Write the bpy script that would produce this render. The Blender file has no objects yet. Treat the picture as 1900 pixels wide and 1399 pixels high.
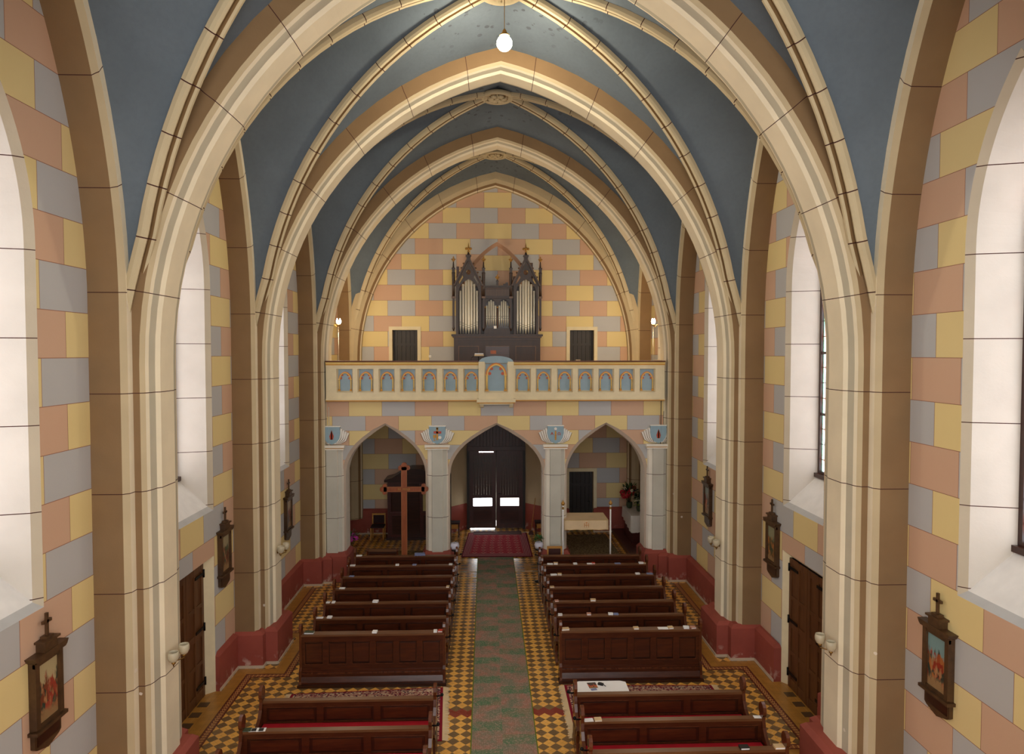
import bpy, bmesh, math, random
from math import sin, cos, pi, sqrt, atan2, hypot
from mathutils import Vector, Matrix
from mathutils.geometry import delaunay_2d_cdt
random.seed(7)
C = bpy.context.scene.collection
SC = bpy.context.scene
# ------------------------------------------------------------------ camera
FPX, VPX, VPY = 1280.0, 905.0, 655.0
CAM = Vector((-0.24, 0.0, 6.4))
yaw = math.atan((950 - VPX) / FPX)
pit = math.atan((699.5 - VPY) / FPX * cos(yaw))
cd = bpy.data.cameras.new('camera'); cam = bpy.data.objects.new('camera', cd); C.objects.link(cam)
cd.sensor_width = 36; cd.lens = FPX / 1900 * 36; cd.clip_start = .05; cd.clip_end = 200
cam.location = CAM; cam.rotation_euler = (pi / 2 - pit, 0, -yaw)
SC.camera = cam
SC.view_settings.view_transform = 'Standard'; SC.view_settings.look = 'None'
SC.view_settings.exposure = 0.55; SC.view_settings.gamma = 1.0; SC.view_settings.use_curve_mapping = False
SC.cycles.max_bounces = 9; SC.cycles.diffuse_bounces = 6; SC.cycles.glossy_bounces = 3
SC.cycles.transmission_bounces = 4; SC.cycles.transparent_max_bounces = 6
SC.cycles.use_denoising = True; SC.cycles.sample_clamp_indirect = 6
SC.cycles.caustics_reflective = False; SC.cycles.caustics_refractive = False
# ------------------------------------------------------------------ world: soft fill light entering through the end left open behind the camera
W = bpy.data.worlds.new('world'); SC.world = W; W.use_nodes = True
W.node_tree.nodes['Background'].inputs[0].default_value = (1.0, .985, .97, 1)
W.node_tree.nodes['Background'].inputs[1].default_value = 2.45
WINDOW_GLOW = 3.0
LAMP_W, SCONCE_W = 430.0, 100.0
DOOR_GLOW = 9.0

_f = Vector((sin(yaw) * cos(pit), cos(yaw) * cos(pit), -sin(pit))); _r = Vector((cos(yaw), -sin(yaw), 0)); _u = _r.cross(_f)
def ray(px, py): return _f + _r * ((px - 950) / FPX) - _u * ((py - 699.5) / FPX)
def at_y(px, py, Y): d = ray(px, py); return CAM + d * (Y / d.y)
def at_z(px, py, z): d = ray(px, py); return CAM + d * ((z - CAM.z) / d.z)
def at_x(px, py, x): d = ray(px, py); return CAM + d * ((x - CAM.x) / d.x)

# ------------------------------------------------------------------ materials
def srgb(r, g, b):
    f = lambda c: (c / 255 / 12.92) if c <= 10 else ((c / 255 + .055) / 1.055) ** 2.4
    return (f(r), f(g), f(b), 1)
class NT:
    def __init__(s, name, rough=.8, metal=0.0, spec=.3):
        s.m = bpy.data.materials.new(name); s.m.use_nodes = True; s.t = s.m.node_tree; s.b = s.t.nodes['Principled BSDF']
        s.b.inputs['Roughness'].default_value = rough; s.b.inputs['Metallic'].default_value = metal
        s.b.inputs['Specular IOR Level'].default_value = spec
    def n(s, k, **kw):
        x = s.t.nodes.new('ShaderNode' + k)
        for a, v in kw.items(): setattr(x, a, v)
        return x
    def l(s, a, b): s.t.links.new(a, b)
    def put(s, v, sock):
        if hasattr(v, 'node'): s.l(v, sock)
        elif v is not None: sock.default_value = v
    def math(s, op, a, b=None, c=None, clamp=False):
        x = s.n('Math', operation=op); x.use_clamp = clamp
        s.put(a, x.inputs[0]); s.put(b, x.inputs[1]); s.put(c, x.inputs[2]); return x.outputs[0]
    def mix(s, f, a, b, blend='MIX'):
        x = s.n('Mix', data_type='RGBA', blend_type=blend); s.put(f, x.inputs[0]); s.put(a, x.inputs[6]); s.put(b, x.inputs[7]); return x.outputs[2]
    def uv(s):
        x = s.n('UVMap'); y = s.n('SeparateXYZ'); s.l(x.outputs[0], y.inputs[0]); return y.outputs[0], y.outputs[1]
    def pos(s):
        x = s.n('NewGeometry'); y = s.n('SeparateXYZ'); s.l(x.outputs['Position'], y.inputs[0]); return y.outputs[0], y.outputs[1], y.outputs[2]
    def objc(s):
        x = s.n('TexCoord'); return x.outputs['Object']
    def noise(s, scale, vec=None, detail=3, rough=.55):
        x = s.n('TexNoise'); x.inputs['Scale'].default_value = scale; x.inputs['Detail'].default_value = detail; x.inputs['Roughness'].default_value = rough
        if vec is None: vec = s.n('NewGeometry').outputs['Position']
        s.l(vec, x.inputs['Vector']); return x.outputs['Fac']
    def ramp(s, f, lo, hi): # smooth 0..1
        x = s.n('MapRange'); x.clamp = True; s.put(f, x.inputs[0]); x.inputs[1].default_value = lo; x.inputs[2].default_value = hi; return x.outputs[0]
    def col(s, c): s.put(c, s.b.inputs['Base Color'])
    def bump(s, h, strength=.3, dist=.01):
        x = s.n('Bump'); x.inputs['Strength'].default_value = strength; x.inputs['Distance'].default_value = dist; s.l(h, x.inputs['Height']); s.l(x.outputs[0], s.b.inputs['Normal'])
    def vary(s, c, amt=.06, scale=2.5):
        n = s.ramp(s.noise(scale), .3, .7)
        d = tuple(x * (1 - amt) for x in c[:3]) + (1,); h = tuple(min(1, x * (1 + amt)) for x in c[:3]) + (1,)
        return s.mix(n, d, h)
JOINT = srgb(70, 40, 35)
def plain(name, c, rough=.7, metal=0., spec=.3, amt=.05, scale=4., bump=0):
    t = NT(name, rough, metal, spec); t.col(t.vary(c, amt, scale) if amt else c)
    if bump: t.bump(t.noise(40), bump, .01)
    return t.m
def stone(name, c, spacing=1.31, phase=.63, th=.011):
    t = NT(name, .85, 0, .15); u, v = t.uv(); base = t.vary(c, .06, 1.6)
    fr = t.math('FRACT', t.math('DIVIDE', t.math('SUBTRACT', v, phase), spacing))
    d = t.math('MULTIPLY', t.math('ABSOLUTE', t.math('SUBTRACT', fr, .5)), spacing)   # distance from the joint
    j = t.math('GREATER_THAN', d, spacing / 2 - th / 2)
    x, y, z = t.pos(); vo = t.n('TexVoronoi'); vo.inputs['Scale'].default_value = 2.1; t.l(t.n('NewGeometry').outputs['Position'], vo.inputs['Vector'])
    chip = t.math('MULTIPLY', t.math('LESS_THAN', t.math('ADD', vo.outputs['Distance'], t.math('MULTIPLY', t.noise(25), .05)), .085), t.math('LESS_THAN', z, 3.4))
    base = t.mix(t.math('MULTIPLY', chip, .6), base, srgb(236, 226, 214))
    t.col(t.mix(j, base, JOINT)); t.bump(t.noise(30), .15, .01); return t.m
def blocks(name, cols, joint, jt=.008):
    t = NT(name, .85, 0, .15); u, v = t.uv()
    row = t.math('FLOOR', v); odd = t.math('MODULO', t.math('ADD', row, 200.), 2.)
    uu = t.math('SUBTRACT', u, t.math('MULTIPLY', odd, 1.5)); cell = t.math('FLOOR', uu)
    k = t.math('MODULO', t.math('ADD', cell, 300.), 3.)
    c = t.mix(t.math('GREATER_THAN', k, .5), cols[0], cols[1]); c = t.mix(t.math('GREATER_THAN', k, 1.5), c, cols[2])
    n = t.ramp(t.noise(1.7), .3, .7); c = t.mix(t.math('MULTIPLY', n, .12), c, t.mix(1., c, (.78, .76, .72, 1), 'MULTIPLY'))
    # each block slightly its own shade
    w = t.n('TexWhiteNoise', noise_dimensions='2D'); cb = t.n('CombineXYZ'); t.l(cell, cb.inputs[0]); t.l(row, cb.inputs[1]); t.l(cb.outputs[0], w.inputs['Vector'])
    c = t.mix(t.math('MULTIPLY', w.outputs['Value'], .1), c, (.5, .45, .38, 1))
    fu = t.math('ABSOLUTE', t.math('SUBTRACT', t.math('FRACT', uu), .5)); fv = t.math('ABSOLUTE', t.math('SUBTRACT', t.math('FRACT', v), .5))
    j = t.math('MAXIMUM', t.math('GREATER_THAN', fu, .5 - jt / 2 / .95), t.math('GREATER_THAN', fv, .5 - jt / 2 / .55))
    t.col(t.mix(j, c, joint)); t.bump(t.noise(30), .12, .01); return t.m
YEL, GRY, PNK = srgb(230, 208, 148), srgb(188, 188, 188), srgb(210, 172, 144)
M = {}
M['blocks'] = blocks('painted_block_wall', (YEL, GRY, PNK), srgb(150, 105, 85))
M['cream'] = stone('cream_stone', srgb(230, 217, 188)); M['greyband'] = stone('grey_stone', srgb(190, 182, 160))
M['brown'] = stone('ochre_brown_stone', srgb(136, 109, 78)); M['tan'] = stone('tan_stone', srgb(192, 174, 140))
M['rib'] = stone('rib_stone', srgb(196, 180, 146), .68, .3, .016)
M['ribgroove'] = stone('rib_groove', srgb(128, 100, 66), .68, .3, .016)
M['reveal'] = stone('white_window_reveal', srgb(214, 208, 198), 1.0, .57, .011)
M['revedge'] = stone('window_edge_band', srgb(196, 184, 162), 1.0, .57, .011)
M['sill'] = plain('white_sill', srgb(232, 230, 226), .8, amt=.05)
M['silledge'] = plain('grey_sill_edge', srgb(188, 188, 186), .8)
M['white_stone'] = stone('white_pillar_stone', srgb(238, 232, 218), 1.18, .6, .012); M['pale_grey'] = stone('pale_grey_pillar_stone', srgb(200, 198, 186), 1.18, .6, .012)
M['plaster'] = plain('cream_plaster', srgb(228, 214, 178), .85, amt=.05)
M['white_plaster'] = plain('white_plaster', srgb(236, 228, 212), .85)
M['archedge'] = plain('mauve_arch_edge', srgb(196, 178, 160), .85)
M['shell'] = plain('shell_grey', srgb(120, 112, 100), .9)
def vault_mat():
    t = NT('blue_vault_plaster', .85, 0, .1); x, y, z = t.pos()
    base = t.mix(t.ramp(t.noise(.7), .35, .65), srgb(98, 107, 114), srgb(107, 117, 125))
    base = t.mix(t.math('MULTIPLY', t.ramp(t.noise(14, detail=5), .4, .7), .15), base, srgb(80, 88, 96))
    dy = t.math('SUBTRACT', t.math('MULTIPLY', t.math('FRACT', t.math('DIVIDE', t.math('SUBTRACT', y, 4.81), 4.95)), 4.95), 2.475)
    rr = t.math('SQRT', t.math('ADD', t.math('MULTIPLY', x, x), t.math('MULTIPLY', dy, dy)))
    v = t.n('TexVoronoi'); v.inputs['Scale'].default_value = 5.2; t.l(t.n('NewGeometry').outputs['Position'], v.inputs['Vector'])
    n2 = t.ramp(t.noise(6), .42, .5)
    dot = t.math('MULTIPLY', t.math('LESS_THAN', v.outputs['Distance'], .26), n2)
    m = t.math('MULTIPLY', dot, t.ramp(rr, 2.2, 1.1)); m = t.math('MULTIPLY', m, .55)
    t.col(t.mix(m, base, srgb(56, 54, 54))); t.bump(t.noise(18), .2, .01); return t.m
M['vault'] = vault_mat()
def dado_mat():
    t = NT('red_dado_paint', .55, 0, .2); x, y, z = t.pos()
    c = t.vary(srgb(154, 78, 66), .1, 2.2)
    m = t.math('MULTIPLY', t.ramp(z, .28, .03), t.ramp(t.noise(5.5, detail=5), .55, .66))
    t.col(t.mix(m, c, srgb(214, 186, 172))); return t.m
M['dado'] = dado_mat()
M['baseboard'] = plain('whitish_base_line', srgb(205, 188, 165), .7)
def floor_mat():
    t = NT('checkered_tile_floor', .26, 0, .5); x, y, z = t.pos(); d = .2105
    xx = t.math('DIVIDE', t.math('ADD', x, .923), d); yy = t.math('DIVIDE', t.math('SUBTRACT', y, 11.08), d)
    a = t.math('ADD', xx, yy); b = t.math('SUBTRACT', xx, yy)
    A = t.math('ROUND', a); B = t.math('ROUND', b)
    par = t.math('MODULO', t.math('ADD', t.math('ADD', A, B), 400.), 2.)
    w = t.n('TexWhiteNoise', noise_dimensions='2D'); cb = t.n('CombineXYZ'); t.l(A, cb.inputs[0]); t.l(B, cb.inputs[1]); t.l(cb.outputs[0], w.inputs['Vector'])
    och = t.mix(w.outputs['Value'], srgb(250, 188, 90), srgb(236, 174, 82)); brn = t.mix(w.outputs['Value'], srgb(134, 102, 62), srgb(116, 90, 56))
    c = t.mix(t.math('GREATER_THAN', par, .5), och, brn)
    dif = t.math('SUBTRACT', A, B)
    red = t.math('MULTIPLY', t.math('GREATER_THAN', dif, 8.5), t.math('LESS_THAN', dif, 10.5)); red = t.math('MULTIPLY', red, t.math('LESS_THAN', t.math('ABSOLUTE', x), 1.3))
    c = t.mix(red, c, srgb(140, 46, 30))
    # banded course of rectangular tiles near the gallery
    ba = t.math('LESS_THAN', t.math('ABSOLUTE', t.math('SUBTRACT', y, 20.35)), .45)
    bx = t.math('GREATER_THAN', t.math('FRACT', t.math('DIVIDE', x, .42)), .5); by = t.math('GREATER_THAN', t.math('FRACT', t.math('DIVIDE', y, .3)), .5)
    bc = t.mix(t.math('MULTIPLY', bx, by), srgb(178, 126, 58), srgb(100, 80, 58))
    c = t.mix(ba, c, bc)
    fa = t.math('ABSOLUTE', t.math('SUBTRACT', t.math('FRACT', t.math('ADD', a, .5)), .5)); fb = t.math('ABSOLUTE', t.math('SUBTRACT', t.math('FRACT', t.math('ADD', b, .5)), .5))
    j = t.math('LESS_THAN', t.math('MINIMUM', fa, fb), .012)
    c = t.mix(t.math('MULTIPLY', j, .5), c, srgb(80, 60, 40))
    c = t.mix(t.math('MULTIPLY', t.ramp(t.noise(1.1), .45, .7), .1), c, srgb(120, 92, 56))
    t.col(c); r = t.ramp(t.noise(2.0), .3, .7); t.put(t.math('MULTIPLY_ADD', r, .12, .2), t.b.inputs['Roughness']); t.bump(t.noise(5), .05, .01); return t.m
M['floor'] = floor_mat()
def border_mat():
    t = NT('chain_border_tiles', .3, 0, .4); u, v = t.uv()   # u 0..1 across, v metres along
    k = t.math('DIVIDE', v, .16)
    zig = t.math('ABSOLUTE', t.math('SUBTRACT', t.math('MULTIPLY', t.math('FRACT', k), 2.), 1.))
    d1 = t.math('ABSOLUTE', t.math('SUBTRACT', t.math('MULTIPLY_ADD', zig, .5, .25), u)); d2 = t.math('ABSOLUTE', t.math('SUBTRACT', t.math('MULTIPLY_ADD', zig, -.5, .75), u))
    c = t.mix(t.math('LESS_THAN', t.math('MINIMUM', d1, d2), .07), srgb(112, 48, 34), srgb(206, 156, 92))
    edge = t.math('GREATER_THAN', t.math('ABSOLUTE', t.math('SUBTRACT', u, .5)), .44)
    c = t.mix(edge, c, srgb(60, 30, 24)); t.col(c); return t.m
M['border'] = border_mat()
def outer_mat():
    t = NT('plain_ochre_tiles', .3, 0, .4); x, y, z = t.pos()
    fx = t.math('ABSOLUTE', t.math('SUBTRACT', t.math('FRACT', t.math('DIVIDE', x, .16)), .5)); fy = t.math('ABSOLUTE', t.math('SUBTRACT', t.math('FRACT', t.math('DIVIDE', y, .16)), .5))
    j = t.math('GREATER_THAN', t.math('MAXIMUM', fx, fy), .485)
    c = t.vary(srgb(182, 130, 58), .14, 6.); t.col(t.mix(t.math('MULTIPLY', j, .5), c, srgb(100, 70, 40))); return t.m
M['ochre_tile'] = outer_mat()
M['threshold_tile'] = plain('brown_threshold_tiles', srgb(92, 68, 46), .35)
def wood(name, a, b, rough=.28, sx=1.5, sy=14, sz=14, spec=.5):
    t = NT(name, rough, 0, spec); o = t.objc(); mp = t.n('Mapping'); mp.inputs['Scale'].default_value = (sx, sy, sz); t.l(o, mp.inputs[0])
    n = t.noise(1.6, mp.outputs[0], 5, .65); n2 = t.noise(.9, o, 2)
    f = t.ramp(n, .32, .68); c = t.mix(f, a, b); c = t.mix(t.math('MULTIPLY', t.ramp(n2, .5, .75), .45), c, tuple(x * .55 for x in a[:3]) + (1,))
    t.col(c); t.bump(n, .08, .01); return t.m
M['pew'] = wood('varnished_walnut', srgb(60, 26, 13), srgb(88, 42, 21), .27)
M['pewtop'] = wood('worn_ledge_wood', srgb(94, 58, 32), srgb(118, 76, 44), .36)
M['pewdark'] = wood('dark_walnut', srgb(44, 19, 10), srgb(64, 30, 15), .3)
M['pewend'] = wood('walnut_end_panel', srgb(74, 36, 20), srgb(106, 56, 30), .22, 8, 2, 2)
M['organ'] = wood('dark_organ_oak', srgb(38, 21, 13), srgb(54, 32, 20), .42, 8, 8, 1.5)
M['organ_light'] = wood('organ_edge_oak', srgb(84, 56, 34), srgb(108, 76, 48), .4, 8, 8, 1.5)
M['doorwood'] = wood('oak_door_wood', srgb(84, 50, 26), srgb(106, 66, 34), .42, 8, 8, 1.2)
M['doordark'] = wood('dark_door_boards', srgb(22, 14, 10), srgb(36, 24, 17), .5, 8, 8, 1.2)
M['redwood'] = wood('red_brown_door_wood', srgb(52, 19, 14), srgb(70, 28, 20), .4, 8, 8, 1.2)
M['crosswood'] = wood('orange_brown_cross_wood', srgb(132, 66, 30), srgb(158, 84, 42), .4, 8, 8, 1.5)
M['crossedge'] = plain('pale_cross_edge', srgb(156, 96, 58), .5)
M['chairwood'] = wood('light_chair_wood', srgb(176, 120, 52), srgb(206, 150, 74), .4)
M['frame'] = wood('carved_frame_wood', srgb(64, 42, 22), srgb(88, 60, 34), .45, 6, 6, 6)
M['railwood'] = plain('brown_rail_wood', srgb(92, 48, 28), .4)
M['yellow'] = plain('yellow_moulding', srgb(226, 190, 110), .6); M['orange'] = plain('orange_moulding', srgb(214, 132, 62), .6)
M['redlobe'] = plain('red_lobe_paint', srgb(196, 100, 72), .6); M['niche'] = plain('blue_niche_paint', srgb(150, 172, 184), .7)
M['goldpaint'] = plain('gold_paint', srgb(206, 150, 60), .5); M['shield'] = plain('light_blue_shield', srgb(148, 176, 190), .6)
M['redpaint'] = plain('red_paint', srgb(190, 84, 66), .6); M['whitepaint'] = plain('white_paint', srgb(240, 236, 228), .6)
M['pipe'] = plain('polished_tin_pipe', srgb(226, 222, 208), .42, .3, .5, amt=.02); M['pipedark'] = plain('pipe_dark_lip', srgb(46, 42, 36), .5)  # bright pipe metal, and a dark tone for the mouth lips
M['gold'] = plain('gilded_wood', srgb(176, 132, 66), .4, .4); M['iron'] = plain('black_iron', srgb(26, 24, 24), .45, .6); M['brass'] = plain('aged_brass', srgb(150, 116, 62), .35, .9)
M['cushion'] = plain('red_cushion_cloth', srgb(176, 22, 38), .85, amt=.1); M['white'] = plain('white_paper', srgb(240, 240, 240), .7, amt=.02)
M['bookgreen'] = plain('dark_green_cover', srgb(60, 70, 48), .5); M['bookred'] = plain('red_cover', srgb(190, 60, 40), .5); M['bookblack'] = plain('black_cover', srgb(30, 30, 32), .4)
M['bookbeige'] = plain('beige_cover', srgb(214, 184, 140), .6); M['bookblue'] = plain('greyblue_cover', srgb(120, 130, 170), .6); M['bookpink'] = plain('faded_pink_cover', srgb(200, 150, 130), .6)
M['cloth'] = plain('white_cloth', srgb(232, 226, 216), .85, amt=.04); M['canopy'] = plain('cream_silk_canopy', srgb(226, 200, 160), .6, amt=.05); M['fringe'] = plain('gold_trim_braid', srgb(196, 164, 96), .6)
M['curtain'] = plain('pale_yellow_curtain', srgb(196, 180, 128), .85); M['fabric'] = plain('dark_chair_fabric', srgb(52, 34, 34), .9)
M['leaf'] = plain('green_leaf', srgb(58, 96, 46), .5, amt=.25, scale=20); M['leafdark'] = plain('dark_leaf', srgb(30, 56, 34), .5, amt=.2, scale=20); M['lime'] = plain('lime_leaf', srgb(150, 180, 70), .5, amt=.2, scale=20)
M['redflower'] = plain('red_petals', srgb(170, 30, 40), .6); M['whiteflower'] = plain('cream_petals', srgb(226, 220, 190), .6); M['magenta'] = plain('magenta_petals', srgb(190, 60, 160), .6)
M['plasticwhite'] = plain('white_plastic_pot', srgb(214, 214, 232), .4); M['cable'] = plain('white_cable', srgb(214, 206, 190), .6, amt=0); M['cabledark'] = plain('dark_cable', srgb(40, 34, 30), .6, amt=0)
M['stonegrey'] = plain('grey_threshold_stone', srgb(140, 130, 118), .7); M['kneel'] = wood('dark_platform_wood', srgb(66, 26, 20), srgb(84, 34, 26), .4)
def emit(name, c, s):
    m = bpy.data.materials.new(name); m.use_nodes = True; t = m.node_tree; t.nodes.remove(t.nodes['Principled BSDF'])
    e = t.nodes.new('ShaderNodeEmission'); e.inputs[0].default_value = c; e.inputs[1].default_value = s; t.links.new(e.outputs[0], t.nodes['Material Output'].inputs[0]); return m
M['bulb'] = emit('glowing_bulb', (1, .86, .62, 1), 60); M['flame'] = emit('glowing_candle_bulb', (1, .84, .56, 1), 70)
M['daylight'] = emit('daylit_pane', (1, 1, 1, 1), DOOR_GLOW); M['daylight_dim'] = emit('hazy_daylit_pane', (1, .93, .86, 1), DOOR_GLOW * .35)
def glass_mat():
    m = bpy.data.materials.new('stained_glass'); m.use_nodes = True; t = NT.__new__(NT); t.m = m; t.t = m.node_tree; t.b = None
    t.t.nodes.remove(t.t.nodes['Principled BSDF']); u, v = t.uv()
    a = t.math('ADD', t.math('DIVIDE', u, .12), t.math('DIVIDE', v, .29)); b = t.math('SUBTRACT', t.math('DIVIDE', u, .12), t.math('DIVIDE', v, .29))
    A = t.math('ROUND', a); B = t.math('ROUND', b)
    k = t.math('MODULO', t.math('ADD', A, 300.), 2.); k2 = t.math('MODULO', t.math('ADD', B, 300.), 2.)
    c = t.mix(k, (.82, .92, 1, 1), (1, .99, .95, 1)); c = t.mix(t.math('MULTIPLY', k, k2), c, (.95, .42, .34, 1))
    c = t.mix(t.math('GREATER_THAN', t.math('ABSOLUTE', u), .485), c, (.25, .6, .42, 1))
    fa = t.math('ABSOLUTE', t.math('SUBTRACT', t.math('FRACT', a), .5)); fb = t.math('ABSOLUTE', t.math('SUBTRACT', t.math('FRACT', b), .5))
    lead = t.math('LESS_THAN', t.math('MINIMUM', fa, fb), .04)
    hb = t.math('GREATER_THAN', t.math('ABSOLUTE', t.math('SUBTRACT', t.math('FRACT', t.math('DIVIDE', v, .29)), .5)), .47)
    c = t.mix(t.math('MAXIMUM', t.math('MULTIPLY', lead, .6), hb), c, (.05, .04, .04, 1))
    e = t.n('Emission'); t.l(c, e.inputs[0]); e.inputs[1].default_value = WINDOW_GLOW
    t.l(e.outputs[0], t.t.nodes['Material Output'].inputs[0]); return m
M['glass'] = glass_mat()
def shade_mat():
    t = NT('frosted_glass_shade', .4, 0, .5); t.col(t.vary(srgb(214, 202, 172), .06, 10)); t.b.inputs['Transmission Weight'].default_value = .25; return t.m
M['shade'] = shade_mat()
def rug_mat(name, field, accent, edge, scale=22., med=None):
    t = NT(name, .95, 0, .1); u, v = t.uv()   # metres from the rug centre in u, v; border drawn by distance stored in uv of the second layer
    v1 = t.n('TexVoronoi'); v1.inputs['Scale'].default_value = scale; t.l(t.objc(), v1.inputs['Vector'])
    f = t.math('GREATER_THAN', v1.outputs['Distance'], .42); n = t.ramp(t.noise(scale * .8, t.objc(), 2), .45, .55)
    c = t.mix(f, accent, field); c = t.mix(t.math('MULTIPLY', n, .6), c, edge)
    e = t.math('MAXIMUM', t.math('ABSOLUTE', u), t.math('ABSOLUTE', v))   # uv scaled so the edge is 1
    for lo, hi, cc in ((.965, 1.1, edge), (.93, .94, accent), (.80, .806, edge)):
        c = t.mix(t.math('MULTIPLY', t.math('GREATER_THAN', e, lo), t.math('LESS_THAN', e, hi)), c, cc)
    t.col(c); t.bump(t.noise(120), .3, .01); return t.m
M['rug'] = rug_mat('patterned_side_rug', srgb(206, 178, 150), srgb(70, 40, 56), srgb(134, 30, 46), 20.)
M['rugfringe'] = plain('cream_fringe', srgb(226, 200, 158), .95)
M['redrug'] = rug_mat('red_oriental_rug', srgb(150, 30, 48), srgb(186, 104, 100), srgb(104, 20, 40), 14.)
def bokhara():
    t = NT('red_entrance_rug', .95, 0, .1); u, v = t.uv()
    fx = t.math('ABSOLUTE', t.math('SUBTRACT', t.math('FRACT', t.math('MULTIPLY', u, 4.0)), .5)); fy = t.math('ABSOLUTE', t.math('SUBTRACT', t.math('FRACT', t.math('MULTIPLY', v, 5.0)), .5))
    med = t.math('LESS_THAN', t.math('ADD', fx, fy), .34); med2 = t.math('LESS_THAN', t.math('ADD', fx, fy), .16)
    c = t.mix(med, srgb(152, 28, 48), srgb(196, 112, 104)); c = t.mix(med2, c, srgb(90, 24, 40))
    n = t.ramp(t.noise(26, t.objc(), 2), .48, .54); c = t.mix(t.math('MULTIPLY', n, .4), c, srgb(190, 104, 104))
    e = t.math('MAXIMUM', t.math('ABSOLUTE', u), t.math('ABSOLUTE', v))
    s = t.math('GREATER_THAN', t.math('FRACT', t.math('MULTIPLY', e, 22.)), .5)
    bc = t.mix(s, srgb(128, 26, 46), srgb(172, 120, 120)); c = t.mix(t.math('GREATER_THAN', e, .76), c, bc); c = t.mix(t.math('GREATER_THAN', e, .975), c, srgb(90, 20, 36))
    t.col(c); return t.m
M['bokhara'] = bokhara()
def runner_mat():
    t = NT('green_pink_woven_runner', .95, 0, .1); x, y, z = t.pos()
    row = t.math('FLOOR', t.math('DIVIDE', y, .42)); colm = t.math('GREATER_THAN', x, 0.0)
    ch = t.math('MODULO', t.math('ADD', row, colm), 2.)
    n = t.ramp(t.noise(3.5, detail=4), .38, .62); g = srgb(82, 122, 88); p = srgb(168, 118, 102); p2 = srgb(146, 122, 112)
    half = t.math('GREATER_THAN', t.math('FRACT', t.math('DIVIDE', y, .42)), .3)
    blk = t.math('MULTIPLY', ch, half)
    c = t.mix(t.math('MULTIPLY_ADD', blk, .45, t.math('MULTIPLY_ADD', n, .42, .08)), t.mix(n, p, p2), g)
    st = t.math('GREATER_THAN', t.math('FRACT', t.math('MULTIPLY', x, 32.)), .5); c = t.mix(t.math('MULTIPLY', st, .22), c, srgb(92, 100, 78))
    sp = t.ramp(t.noise(45, detail=2), .5, .62); c = t.mix(t.math('MULTIPLY', sp, .4), c, srgb(196, 160, 150))
    u, v = t.uv(); c = t.mix(t.math('GREATER_THAN', t.math('ABSOLUTE', u), .965), c, srgb(104, 116, 48))
    t.col(c); return t.m
M['runner'] = runner_mat()
def mottled(name, a, b, scale=30):
    t = NT(name, .95, 0, .1); t.col(t.mix(t.ramp(t.noise(scale, detail=4), .44, .56), a, b)); return t.m
M['greyrug'] = mottled('mottled_grey_carpet', srgb(88, 74, 54), srgb(140, 122, 90)); M['brownrug'] = mottled('worn_brown_carpet', srgb(96, 76, 44), srgb(136, 112, 70), 12)
def painting(name, sky, pal, seed):
    t = NT(name, .35, 0, .4); u, v = t.uv(); o = t.n('CombineXYZ'); t.l(t.math('ADD', u, seed * 3.1), o.inputs[0]); t.l(t.math('MULTIPLY', v, .8), o.inputs[1])
    n = t.noise(5.5, o.outputs[0], 3); vv = t.n('TexVoronoi'); vv.inputs['Scale'].default_value = 7; t.l(o.outputs[0], vv.inputs['Vector'])
    s = t.n('SeparateColor'); t.l(vv.outputs['Color'], s.inputs[0])
    c = t.mix(t.ramp(s.outputs[0], .3, .5), pal[0], pal[1]); c = t.mix(t.ramp(s.outputs[1], .6, .7), c, pal[2]); c = t.mix(t.ramp(n, .5, .62), c, pal[3])
    h = t.math('ADD', v, t.math('MULTIPLY', t.math('SUBTRACT', n, .5), .7))
    c = t.mix(t.ramp(h, .6, .72), c, sky); c = t.mix(t.ramp(h, .22, .1), c, srgb(150, 118, 80)); t.col(c); return t.m

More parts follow.
